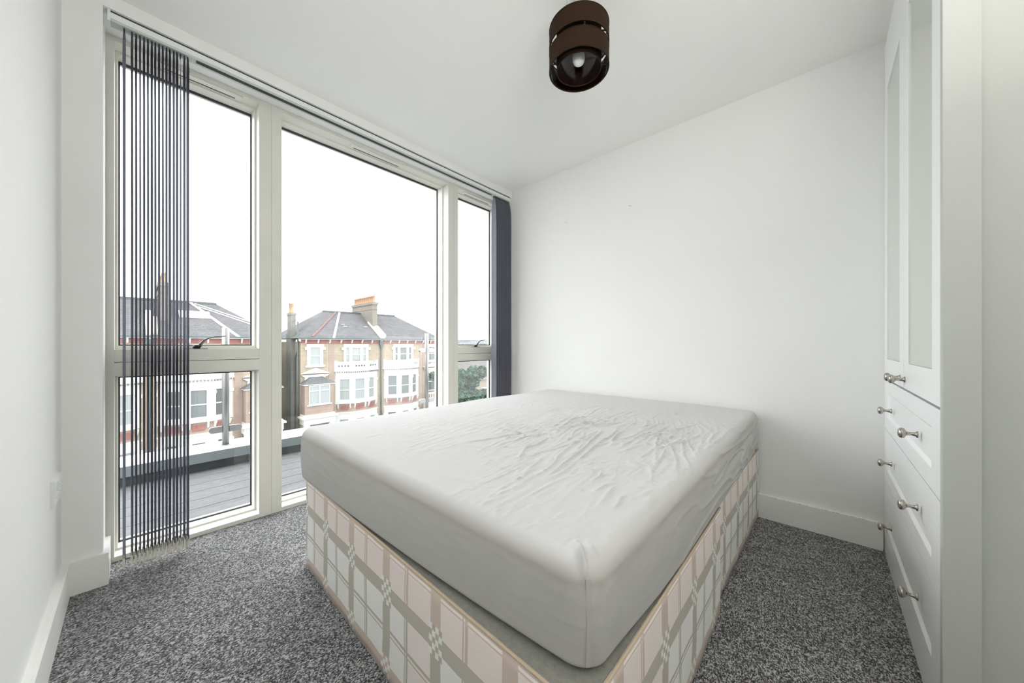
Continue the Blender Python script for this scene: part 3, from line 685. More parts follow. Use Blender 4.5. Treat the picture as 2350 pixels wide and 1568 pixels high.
# taper: sheet pulls in at the foot corner nearest the camera
low = np.clip((MZ1 - z) / (MZ1 - MZ0), 0, 1)
near = np.exp(-(((x - MX1) / .30) ** 2 + ((y - MY0) / .30) ** 2))
fx_ = np.clip((x - MX0) / (MX1 - MX0), 0, 1); pull = lambda f: .000 + .044 * f ** 2.8
P[:, 0] -= .022 * low * near; P[:, 1] += pull(fx_) * low * np.clip((MY0 + .25 - y) / .25, 0, 1)
# pinched pleat on the near top corner
ax, ay = MX1 - .036, MY0 + .036
s45 = (x - ax) * .707 + (y - ay) * .707; a45 = (x - ax) * .707 - (y - ay) * .707       # across / outward(toward camera corner)
pl_ = np.exp(-((s45 + .004) / .006) ** 2) * np.exp(-((a45 - .0) / .034) ** 2); P[:, 2] += .020 * pl_ * (z > MZ1 - .05)
pl2 = np.exp(-((s45 - .020) / .006) ** 2) * np.exp(-((a45 + .012) / .022) ** 2); P[:, 2] += .009 * pl2 * (z > MZ1 - .05)
me = bpy.data.meshes.new('fitted_sheet'); me.from_pydata(P.tolist(), [], F.tolist())
bm = bmesh.new(); bm.from_mesh(me); bmesh.ops.remove_doubles(bm, verts=bm.verts, dist=.0004); bmesh.ops.recalc_face_normals(bm, faces=bm.faces)
for f in bm.faces: f.smooth = True
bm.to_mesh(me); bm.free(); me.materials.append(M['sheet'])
mat_root = thing('mattress', ((MX0 + MX1) / 2, (MY0 + MY1) / 2, MZ0), 'thick double mattress in a creased white fitted sheet on the divan', 'mattress')
sheet = bpy.data.objects.new('fitted_sheet', me); col.objects.link(sheet); sheet.parent = mat_root; sheet.location = -WL[mat_root.name]; WL[sheet.name] = Vector((0, 0, 0))
MB().cbox(MX0 + .05, MX1 - .05, MY0 + .08, MY1 - .05, MZ0 + .012, MZ1 - .03, .03).build('mattress_core', 'mattress', mat_root)
cs = []
for i in range(24):
    f = i / 23; zz = MZ0 + .015 + (MZ1 - .024 - MZ0 - .015) * f; lw = (MZ1 - zz) / (MZ1 - MZ0); b_ = .006 * math.sin(f * PI)
    r_ = .0605 * .7071; nr = math.exp(-((.025 / .3) ** 2) * 2)
    cs.append((MX1 - .060 + r_ + b_ * .8 - .022 * lw * nr + .0005, MY0 + .060 - r_ - b_ * .8 + .042 * lw * .90 - .0005, zz))
ws = MB()
for i in range(23):
    a_, b_ = Vector(cs[i]), Vector(cs[i + 1]); ws.obox((a_ + b_) / 2, (.707, .707, 0), (.707, -.707, 0), b_ - a_, .008, .0035, (b_ - a_).length * 1.05)
ws.build('corner_seam', 'seam', sheet)

# ================================================================ BALCONY
ZD = -.04
deck = tag(MB().box(-3.80, -2.61, -2.2, 6.2, ZD - .30, ZD - .028).build('balcony_deck', 'upstand'), 'grey boarded balcony deck outside the windows', 'deck', None, 'structure')
xs = [3.79 - .1705 * i for i in range(7)]
bd = MB().cbox(-3.79, -3.6245, -2.2, 6.2, ZD - .025, ZD, .002).build('board', 'board', deck)
for i in range(1, 7):
    c = bd.copy(); col.objects.link(c); c.parent = deck; c.location = bd.location + Vector((.1705 * i, 0, 0))
up = tag(MB().box(-4.02, -3.80, -2.2, 6.2, -.35, .036).build('balcony_upstand', 'upstand'), 'low dark upstand along the outer edge of the balcony', 'parapet', None, 'structure')
MB().box(-3.800, -3.728, -2.2, 6.2, .040, .1165).box(-4.065, -4.0, -2.2, 6.2, .02, .1165).build('coping_fascia', 'coping_face', up)
MB().box(-4.066, -3.727, -2.2, 6.2, .1165, .120).build('coping_cap', 'coping', up)
bal = thing('glass_balustrade', (-3.88, 1.6, .12), 'frameless glass balustrade with round steel posts and clamps', 'balustrade')
for py in (-1.525, .535, 2.594, 4.653):
    p_ = MB().lathe([(.0255, .120), (.0255, 1.146), (.022, 1.149)], (-3.88, py, 0), n=24).build('post', 'steel', bal)
    MB().lathe([(.034, .120), (.034, .126), (.028, .127)], (-3.88, py, 0), n=24).build('post_foot', 'steel', p_)
    for zc in (.262, .925):
        for sgn in (-1, 1):
            P = []; y0 = py + sgn * .024; L = .090; H = .026
            pts = [(y0, -H), (y0 + sgn * (L - H), -H)] + [(y0 + sgn * (L - H) + sgn * H * math.sin(t), -H * math.cos(t)) for t in (PI / 6, PI / 3, PI / 2, 2 * PI / 3, 5 * PI / 6)] + [(y0 + sgn * (L - H), H), (y0, H)]
            MB().extr([(-3.894, a, zc + b) for a, b in pts], (.028, 0, 0)).build('clamp', 'steel', p_, True)
ys_ = [-1.525, .535, 2.594, 4.653]
for a, b in zip(ys_[:-1], ys_[1:]):
    MB().box(-3.885, -3.875, a + .07, b - .07, .150, 1.10).build('glass_panel', 'bal_glass', bal)

# ================================================================ OUTSIDE: ground
struct('ground', MB().box(-420, -4.6, -160, 420, -9.3, -9.0), 'asphalt', 'grey street ground far below the balcony')
tag(MB().box(-70, -33, 4.5, 9.2, -9.0, -8.9).build('lawn', 'grass'), 'strip of garden between the two brick villas', 'lawn', None, 'structure')

# ---- victorian semi-detached pair
def villa(Yp, label, flash, chim_off=0.0):
    XFc = -32.0
    R = thing('semi_detached_house', (-35, Yp, -9), label, 'house')
    Y = lambda u: Yp + u
    def bx(name, m, u0, u1, x0, x1, z0, z1, par=R, mb=None):
        mb = mb or MB(); mb.box(x0, x1, Y(u0), Y(u1), z0, z1)
        return mb.build(name, m, par) if name else mb
    HW = 6.93
    bx('brick_wall', 'brick', -HW, HW, -41, XFc, -9, 1.25)
    for s in (-1, 1):      # reddish brick of the two entrance bays, slightly proud
        bx('entrance_brickwork', 'brick_red', s * 4.75, s * 4.30, XFc, XFc + .03, -9, 1.05)
    rb = bx('frieze', 'terracotta', -HW, HW, XFc, XFc + .06, 1.07, 1.42)
    # brackets under the eaves
    k = 0; br0 = None
    for i in range(15):
        u = -HW + .35 + i * (2 * HW - .7) / 14
        if br0 is None:
            br0 = MB().extr([(XFc + .06, Y(u) - .04, 1.10), (XFc + .14, Y(u) - .04, 1.16), (XFc + .30, Y(u) - .04, 1.42), (XFc + .06, Y(u) - .04, 1.42)], (0, .09, 0)).build('bracket', 'stucco_w', rb, True); u0 = u
        else:
            c = br0.copy(); col.objects.link(c); c.parent = rb; c.location = br0.location + Vector((0, u - u0, 0))
    bx('soffit_board', 'stucco_w', -HW - .2, HW + .2, XFc, XFc + .36, 1.42, 1.52)
    bx('gutter', 'gutter', -HW - .25, HW + .25, XFc + .34, XFc + .47, 1.46, 1.58)
    # hipped roof
    ze, zr, xr, ur = 1.52, 4.27, -36.3, 3.8; E = HW + .3
    roof = MB().poly([(XFc + .42, Y(-E), ze), (XFc + .42, Y(E), ze), (-41.3, Y(E), ze), (-41.3, Y(-E), ze), (xr, Y(-ur), zr), (xr, Y(ur), zr)],
                     [(0, 1, 5, 4), (1, 2, 5), (2, 3, 4, 5), (3, 0, 4), (0, 3, 2, 1)]).build('roof', 'slate', R, True)
    MB().box(xr - .12, xr + .12, Y(-ur), Y(ur), zr - .05, zr + .09).build('ridge_tiles', 'gutter', roof)
    def on(u, f): # point on the front slope: f=0 eaves, 1 ridge
        return Vector((XFc + .42 + (xr - XFc - .42) * f, Y(u), ze + (zr - ze) * f))
    nrm = Vector((zr - ze, 0, XFc + .42 - xr)).normalized()
    def strip(u0, f0, u1, f1, wd, m, nm, lift=.03, hgt=.05):
        a, b = on(u0, f0), on(u1, f1); d = b - a
        return MB().obox((a + b) / 2 + nrm * lift, d, nrm.cross(d), nrm, d.length, wd, hgt).build(nm, m, roof)
    strip(-4.5 * flash, .0, -2.25 * flash, .98, .19, 'stucco_w' if flash else 'lead', 'lead_flashing')
    if flash > 0:
        strip(-6.1, .05, -2.6, .98, .20, 'hip_tile', 'hip_tiles')
        for (u, f) in ((-2.9, .42), (-2.95, .50), (-.9, .44)): strip(u, f, u + .32, f, .07, 'stucco_w', 'replaced_slate', .04, .03)
    else:
        strip(6.4, .32, 2.5, .96, .07, 'stucco_w', 'flashing_wire'); strip(5.9, .32, 2.7, .86, .07, 'stucco_w', 'flashing_wire')
        # roof light
        a = on(2.35, .70); b = on(4.0, .70)
        MB().obox((on(2.35, .60)) + nrm * .0 + nrm * .06, (0, 1, 0), nrm.cross(Vector((0, 1, 0))), nrm, 1.7, .95, .10).build('roof_light', 'stucco_w', roof)
    # party parapet and chimney
    strip(-.02, .0, -.02, .62, .28, 'stucco_w', 'party_coping', .07, .2)
    strip(.22, .04, .22, .40, .30, 'piping', 'party_coping', .16, .34)
    cu = chim_off; z1 = 5.28
    st = MB().box(-38.3, -33.5, Y(cu - .1), Y(cu + .4), 2.0, z1 - .25).box(-38.38, -33.42, Y(cu - .17), Y(cu + .47), z1 - .25, z1).box(-38.34, -33.46, Y(cu - .13), Y(cu + .43), z1 - .75, z1 - .68).build('chimney_stack', 'brick_old', R)
    p0 = None
    for i in range(11):
        xx = -33.75 - i * .43
        if p0 is None: p0 = MB().lathe([(.15, z1), (.15, z1 + .06), (.125, z1 + .10), (.115, z1 + .58), (.14, z1 + .60), (.14, z1 + .68)], (xx, Y(cu + .15), 0), n=12).build('chimney_pot', 'pot', st); x0 = xx
        else: c = p0.copy(); col.objects.link(c); c.parent = st; c.location = p0.location + Vector((xx - x0, 0, 0))
    # downpipe on the party line
    MB().tube([(XFc + .12, Y(-.02), 1.5), (XFc + .12, Y(-.02), -9)], .075, 8).box(XFc + .02, XFc + .26, Y(-.19), Y(.15), .95, 1.45).extr([(XFc + .02, Y(-.16), .95), (XFc + .02, Y(.12), .95), (XFc + .02, Y(.03), .6), (XFc + .02, Y(-.07), .6)], (.2, 0, 0)).build('downpipe', 'pipe', R)
    # ---- helpers on a wall face given by two plan points
    def face(A, B):
        A = Vector((A[0], A[1], 0)); B = Vector((B[0], B[1], 0)); d = (B - A).normalized(); n = Vector((-d.y, d.x, 0)); n = -n if n.x < 0 else n; return A, d, n, (B - A).length
    def sash_win(par, A, d, n, s0, s1, z0, z1, m, nm='window', bar=.5, fw=.07, proud=.02):
        """frame with two panes; s = distance along the face"""
        mb = MB(); Z = Vector((0, 0, 1))
        def b(sa, sb, za, zb, t0, t1): mb.obox(A + d * (sa + sb) / 2 + n * (t0 + t1) / 2 + Z * (za + zb) / 2, d, n, Z, sb - sa, t1 - t0, zb - za)
        b(s0, s0 + fw, z0, z1, -.02, proud + .06); b(s1 - fw, s1, z0, z1, -.02, proud + .06); b(s0 + fw, s1 - fw, z1 - fw, z1, -.02, proud + .06); b(s0 + fw, s1 - fw, z0, z0 + fw, -.02, proud + .06)
        zm = z0 + (z1 - z0) * bar; b(s0 + fw, s1 - fw, zm - .035, zm + .035, -.02, proud + .05)
        w_ = mb.build(nm, 'stucco_w', par)
        for (za, zb) in ((z0 + fw, zm - .03), (zm + .03, z1 - fw)):
            q = MB(); q.obox(A + d * (s0 + s1) / 2 + n * .012 + Z * (za + zb) / 2, d, n, Z, s1 - s0 - 2 * fw, .02, zb - za); q.build('pane', m, w_)
        return w_
    for s in (-1, 1):
        dk = 'net' if s < 0 else 'dark_room'
        # -- second-floor triple window
        A, d, n, L = face((XFc + .001, Y(s * 2.4) - 1.12), (XFc + .001, Y(s * 2.4) + 1.12))
        sr = MB(); uc = s * 2.4
        sr.box(XFc, XFc + .12, Y(uc - 1.12), Y(uc - .93), -.65, .82).box(XFc, XFc + .12, Y(uc + .93), Y(uc + 1.12), -.65, .82).box(XFc, XFc + .14, Y(uc - 1.13), Y(uc + 1.13), .72, 1.04)
        sr.box(XFc, XFc + .20, Y(uc - 1.30), Y(uc - 1.10), .50, .74).box(XFc, XFc + .20, Y(uc + 1.10), Y(uc + 1.30), .50, .74)
        sr.box(XFc, XFc + .08, Y(uc - .62), Y(uc - .42), -.65, .75).box(XFc, XFc + .08, Y(uc + .42), Y(uc + .62), -.65, .75).box(XFc, XFc + .16, Y(uc - 1.16), Y(uc + 1.16), -.75, -.63)
        sr.build('window_surround', 'stucco', R)
        for (a, b) in ((.19, .52), (.70, 1.54), (1.72, 2.05)): sash_win(R, A, d, n, a, b, -.64, .74, dk, fw=.035 if b - a < .5 else .06)
        # -- canted bays: footprint
        wl, fl_, pr = (.36, 4.2), (1.62, 2.98), .65
        def foot(g=0, x0=XFc):
            p = [(x0 - .02, Y(s * (wl[1] + g))), (x0 + pr + g, Y(s * (fl_[1] + g * .5))), (x0 + pr + g, Y(s * (fl_[0] - g * .5))), (x0 - .02, Y(s * (wl[0] - g)))]
            return p if s > 0 else p
        bay = MB().prism(foot(.02), -2.05, -1.55).prism(foot(.05), -4.3, -4.02).prism(foot(-.14), -4.1, -1.9).build('bay', 'stucco', R, True)
        cor = MB().prism(foot(.16), -1.40, -1.30).prism(foot(.10), -1.55, -1.40).build('cornice', 'stucco', R, True)
        # dentils
        bl = foot(.12); dn = MB()
        for a, b in ((bl[0], bl[1]), (bl[1], bl[2]), (bl[2], bl[3])):
            A2, d2, n2, L2 = face(a, b); q = int(L2 / .17)
            for i in range(q): dn.obox(A2 + d2 * (i + .5) * L2 / q + Vector((0, 0, -1.47)), d2, n2, (0, 0, 1), .07, .12, .10)
        dn.build('dentils', 'render_old', cor, True)['kind'] = 'stuff'
        par = MB(); fo = foot(.06)
        for a, b in ((fo[0], fo[1]), (fo[1], fo[2]), (fo[2], fo[3])):
            A2, d2, n2, L2 = face(a, b); Z = Vector((0, 0, 1))
            par.obox(A2 + d2 * L2 / 2 + Z * -.93 - n2 * .08, d2, n2, Z, L2, .14, .72)
            par.obox(A2 + d2 * L2 / 2 + Z * -.56 - n2 * .08, d2, n2, Z, L2, .20, .08)
            for e in (0, L2): par.obox(A2 + d2 * e + Z * -.88 - n2 * .08, d2, n2, Z, .26, .22, .84)
        pp = par.build('balcony_parapet', 'stucco_w', R, True)
        hl = MB()
        for a, b in ((fo[0], fo[1]), (fo[1], fo[2]), (fo[2], fo[3])):
            A2, d2, n2, L2 = face(a, b); q = 4
            for i in range(q):
                cpt = A2 + d2 * (L2 * (.24 + .52 * i / 3)) + n2 * .0 + Vector((0, 0, -.92))
                for (du, dz) in (((0, 0),) if s < 0 else ((-.07, -.07), (.07, .07), (-.07, .07), (.07, -.07), (0, 0))):
                    hl.obox(cpt + d2 * du + Vector((0, 0, dz)), (d2 + Vector((0, 0, 1))), n2, (-d2 + Vector((0, 0, 1))), .14 if s < 0 else .055, .03, .14 if s < 0 else .055)
        hl.build('pierced_holes', 'gutter', pp, True)['kind'] = 'stuff'
        fb = foot(-.01)
        for idx, (a, b) in enumerate(((fb[0], fb[1]), (fb[1], fb[2]), (fb[2], fb[3]))):
            A2, d2, n2, L2 = face(a, b); Z = Vector((0, 0, 1)); pw = .20
            MBp = MB()
            for e in (pw / 2, L2 - pw / 2):
                MBp.obox(A2 + d2 * e + Z * -2.98 - n2 * .06, d2, n2, Z, pw, .16, 2.1); MBp.obox(A2 + d2 * e + Z * -2.28 - n2 * .02, d2, n2, Z, pw + .07, .22, .22)
            MBp.build('pillar', 'stucco_w', bay, True)
            sash_win(R, A2 - n2 * .10, d2, n2, pw, L2 - pw, -4.02, -2.05, dk, bar=.47)
        # terracotta spandrel under the bay
        spn = MB().prism(foot(-.06), -5.05, -4.3).build('spandrel', 'brick_red', R, True)
        fs = foot(-.05)
        for a, b in ((fs[0], fs[1]), (fs[1], fs[2]), (fs[2], fs[3])):
            A2, d2, n2, L2 = face(a, b); Z = Vector((0, 0, 1))
            MB().obox(A2 + d2 * L2 / 2 + Z * -4.66, d2, n2, Z, min(.72, L2 * .5), .05, .44).build('terracotta_panel', 'terracotta', spn, True)
            for e in (.18, L2 - .18): MB().extr([tuple(A2 + d2 * (e - .05) + Z * zz + n2 * tt) for tt, zz in ((.0, -4.75), (.06, -4.70), (.22, -4.32), (0, -4.32))], tuple(d2 * .10)).build('bracket', 'stucco_w', spn, True)
        # ground-floor bay
        g = MB().prism(foot(.10), -5.15, -5.05).prism(foot(.03), -5.65, -5.15).prism(foot(-.14), -9, -5.6).prism(foot(.02), -9, -7.9).build('ground_floor_bay', 'stucco', R, True)
        for idx, (a, b) in enumerate(((fb[0], fb[1]), (fb[1], fb[2]), (fb[2], fb[3]))):
            A2, d2, n2, L2 = face(a, b); Z = Vector((0, 0, 1)); mb = MB()
            for e in (.14, L2 - .14): mb.obox(A2 + d2 * e + Z * -6.8 - n2 * .06, d2, n2, Z, .28, .16, 2.4); mb.obox(A2 + d2 * e + Z * -5.8 - n2 * .02, d2, n2, Z, .38, .24, .2)
            mb.build('pillar', 'stucco_w', g, True)
            sash_win(R, A2 - n2 * .10, d2, n2, .28, L2 - .28, -7.9, -5.65, dk)
        # -- entrance section
        ue = s * 5.85; A, d, n, L = face((XFc + .001, Y(ue) - .45), (XFc + .001, Y(ue) + .45))
        es = MB().box(XFc, XFc + .10, Y(ue - .62), Y(ue - .42), -.8, .84).box(XFc, XFc + .10, Y(ue + .42), Y(ue + .62), -.8, .84).box(XFc, XFc + .13, Y(ue - .66), Y(ue + .66), .80, 1.03)
        es.box(XFc, XFc + .18, Y(ue - .78), Y(ue - .60), .55, .80).box(XFc, XFc + .18, Y(ue + .60), Y(ue + .78), .55, .80).box(XFc, XFc + .16, Y(ue - .74), Y(ue + .74), -.92, -.74)
        es.build('window_surround', 'stucco_w', R)
        sash_win(R, A, d, n, .03, .87, -.74, .80, 'net' if s < 0 else 'dark_room', fw=.06)
        MB().extr([(XFc, Y(ue - 1.10), -1.55), (XFc, Y(ue + 1.10), -1.55), (XFc, Y(ue + .85), -1.72), (XFc, Y(ue - .85), -1.72)], (.22, 0, 0)).extr([(XFc, Y(ue - 1.12), -1.45), (XFc, Y(ue + 1.12), -1.45), (XFc, Y(ue + .05), -.98), (XFc, Y(ue - .05), -.98)], (.24, 0, 0)).extr([(XFc, Y(ue - .9), -1.42), (XFc, Y(ue + .9), -1.42), (XFc, Y(ue), -1.05)], (.28, 0, 0)).box(XFc, XFc + .12, Y(ue - .8), Y(ue + .8), -2.0, -1.6).build('pediment', 'stucco', R, True)
        if s * flash < 0 or flash < 0:
            xo = XFc + 1.0; ua, ub = ue - 1.12, ue + 1.22
            MB().box(XFc, xo, Y(ua + .05), Y(ub - .1), -4.9, -2.28).build('porch_room', 'brick_red', R)
            MB().poly([(xo + .15, Y(ua - .1), -2.25), (xo + .15, Y(ub + .1), -2.25), (XFc, Y(ub + .1), -2.25), (XFc, Y(ua - .1), -2.25), (XFc, Y(ue - .25), -1.62), (XFc, Y(ue + .35), -1.62)], [(0, 1, 5, 4), (1, 2, 5), (3, 0, 4), (2, 3, 4, 5), (0, 3, 2, 1)]).build('porch_roof', 'slate', R, True)
            MB().box(XFc, xo + .1, Y(ua - .05), Y(ub + .05), -2.33, -2.25).build('porch_fascia', 'stucco_w', R)
            A, d, n, L = face((xo + .001, Y(ue) - .78), (xo + .001, Y(ue) + .86))
            for (a, b) in ((0, .80), (.80, 1.60)): sash_win(R, A, d, n, a, b, -3.95, -2.38, 'net', bar=.72, fw=.05)
            MB().box(xo, xo + .1, Y(ue - .9), Y(ue + .98), -4.03, -3.95).build('window_sill', 'stucco_w', R)
            MB().box(XFc, xo + .05, Y(ua - .02), Y(ub), -4.95, -4.75).box(XFc, xo + .28, Y(ua - .2), Y(ub + .2), -5.05, -4.92).box(XFc, xo + .10, Y(ua - .05), Y(ub + .05), -5.55, -5.05).build('porch_entablature', 'stucco', R)
            MB().box(xo - .35, xo + .05, Y(ua), Y(ua + .42), -9, -5.5).box(xo - .35, xo + .05, Y(ub - .42), Y(ub), -9, -5.5).build('porch_pier', 'stucco', R)
            MB().box(XFc, XFc + .06, Y(ua + .3), Y(ub - .3), -9, -5.55).build('front_door', 'net', R)
        else:
            A, d, n, L = face((XFc + .001, Y(ue) - .55), (XFc + .001, Y(ue) + .55))
            sash_win(R, A, d, n, .05, 1.05, -4.05, -2.05, 'dark_room')
            MB().box(XFc, XFc + .8, Y(ue - 1.0), Y(ue + 1.0), -5.2, -4.95).box(XFc + .6, XFc + .8, Y(ue - 1.0), Y(ue + 1.0), -4.3, -4.15).box(XFc, XFc + .75, Y(ue - 1.0), Y(ue + 1.0), -5.9, -5.2).build('porch_balcony', 'stucco_w', R)
            b0 = None
            for i in range(7):
                u_ = ue - .9 + .3 * i
                if b0 is None: b0 = MB().lathe([(.06, -4.95), (.09, -4.8), (.045, -4.5), (.07, -4.3)], (XFc + .7, Y(u_), 0), n=10).build('baluster', 'stucco_w', R); q0 = u_
                else: c = b0.copy(); col.objects.link(c); c.parent = R; c.location = b0.location + Vector((0, u_ - q0, 0))
    # flank chimney stack seen at the near end
    return R
hA = villa(16.15, 'yellow brick villa pair with orange chimney pots seen through the wide window', 1)
MB().box(-34.9, -34.0, 9.02, 9.42, -9, 3.55).box(-34.95, -33.95, 8.98, 9.46, 3.55, 3.75).box(-35.0, -33.6, 8.95, 9.25, -9, 1.9).build('flank_chimney', 'render_old', hA)
MB().lathe([(.20, 3.75), (.20, 3.82), (.17, 3.9), (.17, 4.5), (.2, 4.52), (.2, 4.6)], (-34.45, 9.2, 0), n=12).build('chimney_pot', 'pot', hA)
MB().tube([(-32.35, 9.12, 2.9), (-32.35, 9.12, -9)], .07, 8).tube([(-33.2, 9.14, -9), (-33.2, 9.14, -.2), (-32.5, 9.14, .6)], .05, 6).build('soil_pipe', 'pipe', hA)
MB().box(-32.01, -31.95, 9.25, 9.62, 1.05, 1.48).build('alarm_box', 'stucco_w', hA)
hB = villa(.62, 'slate roofed villa pair behind the left blind stack', -1, .6)

# neighbours in the gaps
def small_house(name, x0, x1, y0, y1, zb, ze, zr, label, wall, roofm, axis='y'):
    r = thing(name, ((x0 + x1) / 2, (y0 + y1) / 2, zb), label, 'house')
    MB().box(x0, x1, y0, y1, zb, ze).build('wall', wall, r)
    if axis == 'y':
        xm = (x0 + x1) / 2; P = [(x0 - .3, y0 - .2, ze), (x1 + .3, y0 - .2, ze), (xm, y0 - .2, zr), (x0 - .3, y1 + .2, ze), (x1 + .3, y1 + .2, ze), (xm, y1 + .2, zr)]
    else:
        ym = (y0 + y1) / 2; P = [(x0 - .2, y0 - .3, ze), (x0 - .2, y1 + .3, ze), (x0 - .2, ym, zr), (x1 + .2, y0 - .3, ze), (x1 + .2, y1 + .3, ze), (x1 + .2, ym, zr)]
    MB().poly(P, [(0, 1, 2), (3, 5, 4), (0, 2, 5, 3), (1, 4, 5, 2), (0, 3, 4, 1)]).build('roof', roofm, r, True)
    return r
def add_win(r, x, y0, y1, z0, z1, m='dark_room'):
    w_ = MB().box(x, x + .08, y0, y1, z0, z1).build('window', 'stucco_w', r)
    MB().box(x + .08, x + .1, y0 + .12, y1 - .12, z0 + .12, z1 - .12).build('pane', m, w_)
g1 = small_house('terraced_house', -62, -52, 12.0, 17.6, -9, -4.9, -1.2, 'distant orange brick house in the gap left of the villa pair', 'orange_brick', 'slate')
add_win(g1, -52, 13.1, 14.0, -7.2, -5.6); add_win(g1, -52, 15.2, 15.9, -8.4, -7.3)
g2 = small_house('terraced_house', -46, -38, 38.5, 47.0, -9, -2.0, 1.2 - 1.6, 'brown tiled house behind the green tree', 'orange_brick', 'brown_tile')
MB().box(-42.6, -41.8, 41.2, 42.6, -2, .05).build('chimney_stack', 'orange_brick', g2)
g3 = small_house('terraced_house', -60, -50, 52, 60, -9, -3.0, -.3, 'red roofed house further right behind the tree', 'stucco', 'terracotta', 'x')
g4 = small_house('terraced_house', -75, -62, 66, 76, -9, -2.5, .2, 'pale gabled house on the far right of the view', 'stucco', 'brown_tile', 'x')
g5 = small_house('terraced_house', -40, -31.5, 26.5, 33.5, -9, -3.4, -1.2, 'grey tiled house partly hidden behind the tree', 'brick', 'brown_tile')
add_win(g5, -31.5, 29, 30.2, -6, -4.4)
far_specs = [(-150, 118, 16, 8, 2.6), (-170, 152, 24, 10, 3.6), (-140, 136, 10, 8, 1.4), (-190, 60, 30, 10, 1.2), (-160, 45, 12, 8, .2), (-180, 190, 40, 10, 2.2)]
far_lab = ['pale low block on the skyline right of the villas', 'long pale office block with a row of windows on the skyline', 'small pale block in front of the skyline offices', 'hazy block beyond the gap between the villas', 'small hazy block low in the gap between the villas', 'widest hazy block at the right end of the skyline']
for i, (x, y, wy_, dx_, zt) in enumerate(far_specs):
    r = thing('distant_building', (x, y, -9), far_lab[i], 'building')
    MB().box(x - dx_ / 2, x + dx_ / 2, y - wy_ / 2, y + wy_ / 2, -9, zt).box(x - dx_ / 2 - .3, x + dx_ / 2 + .3, y - wy_ / 2 - .3, y + wy_ / 2 + .3, zt, zt + .3).build('wall', 'far', r)
    nn = int(wy_ / 2.6)
    for k in range(nn):
        MB().box(x + dx_ / 2, x + dx_ / 2 + .1, y - wy_ / 2 + .6 + k * 2.6, y - wy_ / 2 + 2.2 + k * 2.6, zt - 1.9, zt - .5).build('window', 'net', r)
# long hill on the horizon
hp = []; nh = 60
for i in range(nh + 1):
    yy = -60 + 440 * i / nh; hp.append((yy, 1.5 + 2.6 * math.sin(i * .21) + 1.4 * math.sin(i * .57 + 1) + .5 * math.sin(i * 1.7)))
P = []; F = []
for (yy, zz) in hp: P += [(-330, yy, -9), (-345, yy, zz + 1), (-400, yy, -9)]
for i in range(nh): F += [(3 * i, 3 * i + 3, 3 * i + 4, 3 * i + 1), (3 * i + 1, 3 * i + 4, 3 * i + 5, 3 * i + 2)]
tag(MB().poly(P, F, True).build('hill', 'hill', None, True), 'low hazy hill along the horizon', 'hill', None, 'structure')

# ---- trees
def tree(name, base, H, crown, n, label, seed, leafsize=.22, lm='leaf'):
    rr = random.Random(seed); bx_, by_, bz_ = base; r = thing(name, base, label, 'tree')
    tr = MB().tube([(bx_, by_, bz_), (bx_ + .1, by_, bz_ + H * .35), (bx_, by_ + .1, bz_ + H * .75)], [.22, .15, .06], 8)
    for k in range(9):
        a = rr.random() * 2 * PI; h0 = bz_ + H * rr.uniform(.3, .6); L = crown * rr.uniform(.4, .8)
        tr.tube([(bx_, by_, h0), (bx_ + math.cos(a) * L * .5, by_ + math.sin(a) * L * .5, h0 + L * .4), (bx_ + math.cos(a) * L, by_ + math.sin(a) * L, h0 + L * .9)], [.07, .05, .02], 6)
    tr.build('trunk', 'bark', r)
    P = []; F = []; cl = [(rr.gauss(0, .45) * crown, rr.gauss(0, .45) * crown, H * rr.uniform(.32, .95), crown * rr.uniform(.22, .42)) for _ in range(38)]
    for i in range(n):
        c = rr.choice(cl); v = Vector((rr.gauss(0, 1), rr.gauss(0, 1), rr.gauss(0, 1))).normalized() * c[3] * rr.random() ** .35
        p = Vector((bx_ + c[0], by_ + c[1], bz_ + c[2])) + v; a = Vector((rr.gauss(0, 1), rr.gauss(0, 1), rr.gauss(0, .7))).normalized(); b = a.cross(Vector((rr.gauss(0, 1), rr.gauss(0, 1), 1))).normalized(); s = leafsize * rr.uniform(.5, 1.2); k = len(P)
        P += [(p - a * s)[:], (p + b * s * .5)[:], (p + a * s)[:], (p - b * s * .5)[:]]; F.append((k, k + 1, k + 2, k + 3))
    tag(MB().poly(P, F).build('foliage', lm, r), kind='stuff'); return r
tree('leafy_tree', (-28.5, 24.3, -9), 7.5, 1.75, 17000, 'green leafy tree seen low through the narrow right window', 3)
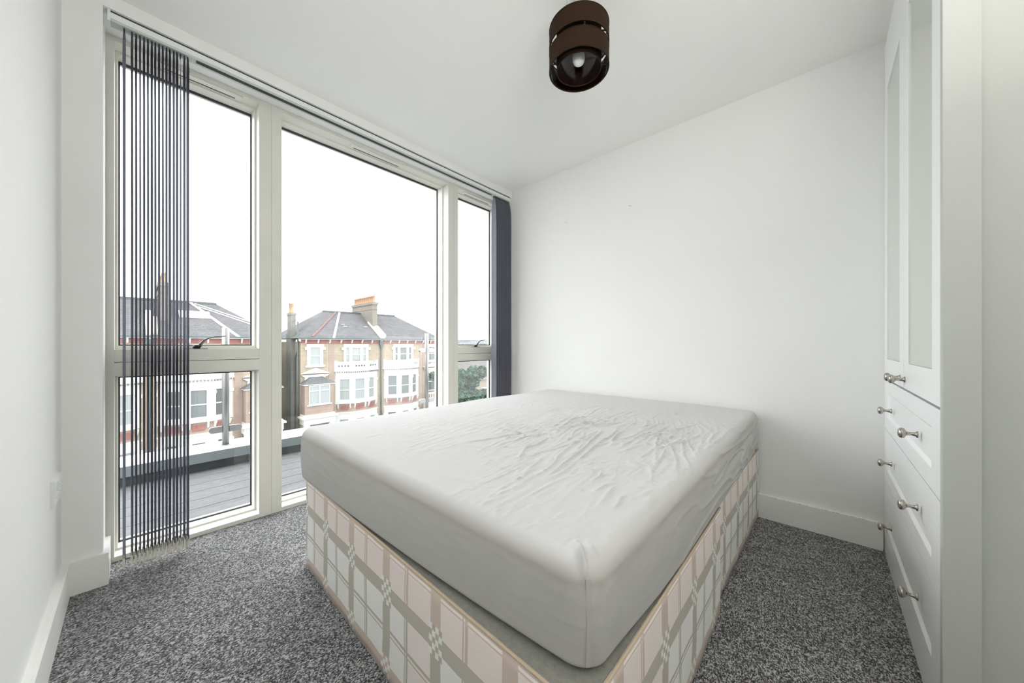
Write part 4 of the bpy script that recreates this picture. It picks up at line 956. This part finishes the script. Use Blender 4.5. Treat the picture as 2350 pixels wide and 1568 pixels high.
tree('leafy_tree', (-25.0, 19.4, -9), 7.8, 1.3, 12000, 'darker green tree at the left edge of the right window', 5)
tree('garden_shrub', (-46, 11.4, -9), 2.4, 1.4, 2500, 'small green shrub in the garden gap beside the villa', 8, .14)
# bare tree behind the villa roof
rb_ = random.Random(4); bt = thing('bare_tree', (-46, 15.6, -9), 'bare branches showing above the villa roof', 'tree')
tw = MB().tube([(-46, 15.6, -9), (-46, 15.7, 2), (-46, 15.9, 5.2)], [.3, .12, .03], 6)
for (h0, dy, dz) in ((1.2, -2.6, 1.2), (2.4, -1.6, 1.0), (3.2, -1.1, .1), (3.0, .7, 1.5), (3.4, -.6, 1.0), (2.0, 1.6, 1.2), (.8, -3.4, .9), (4.2, .25, .6), (4.0, -.35, .5)):
    tw.tube([(-46, 15.75, h0), (-46 + rb_.uniform(-.3, .3), 15.75 + dy * .55, h0 + dz * .25), (-46, 15.75 + dy, h0 + dz)], [.09, .06, .03], 5)
tw.build('branches', 'twig', bt)
# pigeon on the front pot
pg = thing('pigeon', (-33.72, 16.30, 5.964), 'small grey pigeon perched on the front chimney pot', 'bird')
MB().lathe([(.005, 0), (.05, .03), (.075, .09), (.065, .15), (.035, .20), (.032, .23), (.036, .26), (.02, .285), (.004, .29)], (-33.72, 16.30, 5.964), n=12).build('body', 'pigeon', pg)
MB().obox((-33.70, 16.41, 6.00), (0, 1, -.6), (1, 0, 0), (0, .6, 1), .18, .05, .015).build('tail', 'pigeon', pg)
MB().obox((-33.72, 16.25, 6.225), (0, 1, 0), (1, 0, 0), (0, 0, 1), .03, .01, .01).build('beak', 'black', pg)

# repeats share a group
GROUPS = {'distant_building': 'hazy buildings on the skyline', 'terraced_house': 'smaller houses between and beside the villas', 'semi_detached_house': 'villa pairs across the street',
          'leafy_tree': 'leafy trees beyond the balcony', 'wall_socket': 'low white wall sockets', 'wall_hook': 'small hooks on the far wall'}
for o in bpy.data.objects:
    b_ = o.name.split('.')[0]
    if o.parent is None and b_ in GROUPS: o['group'] = GROUPS[b_]
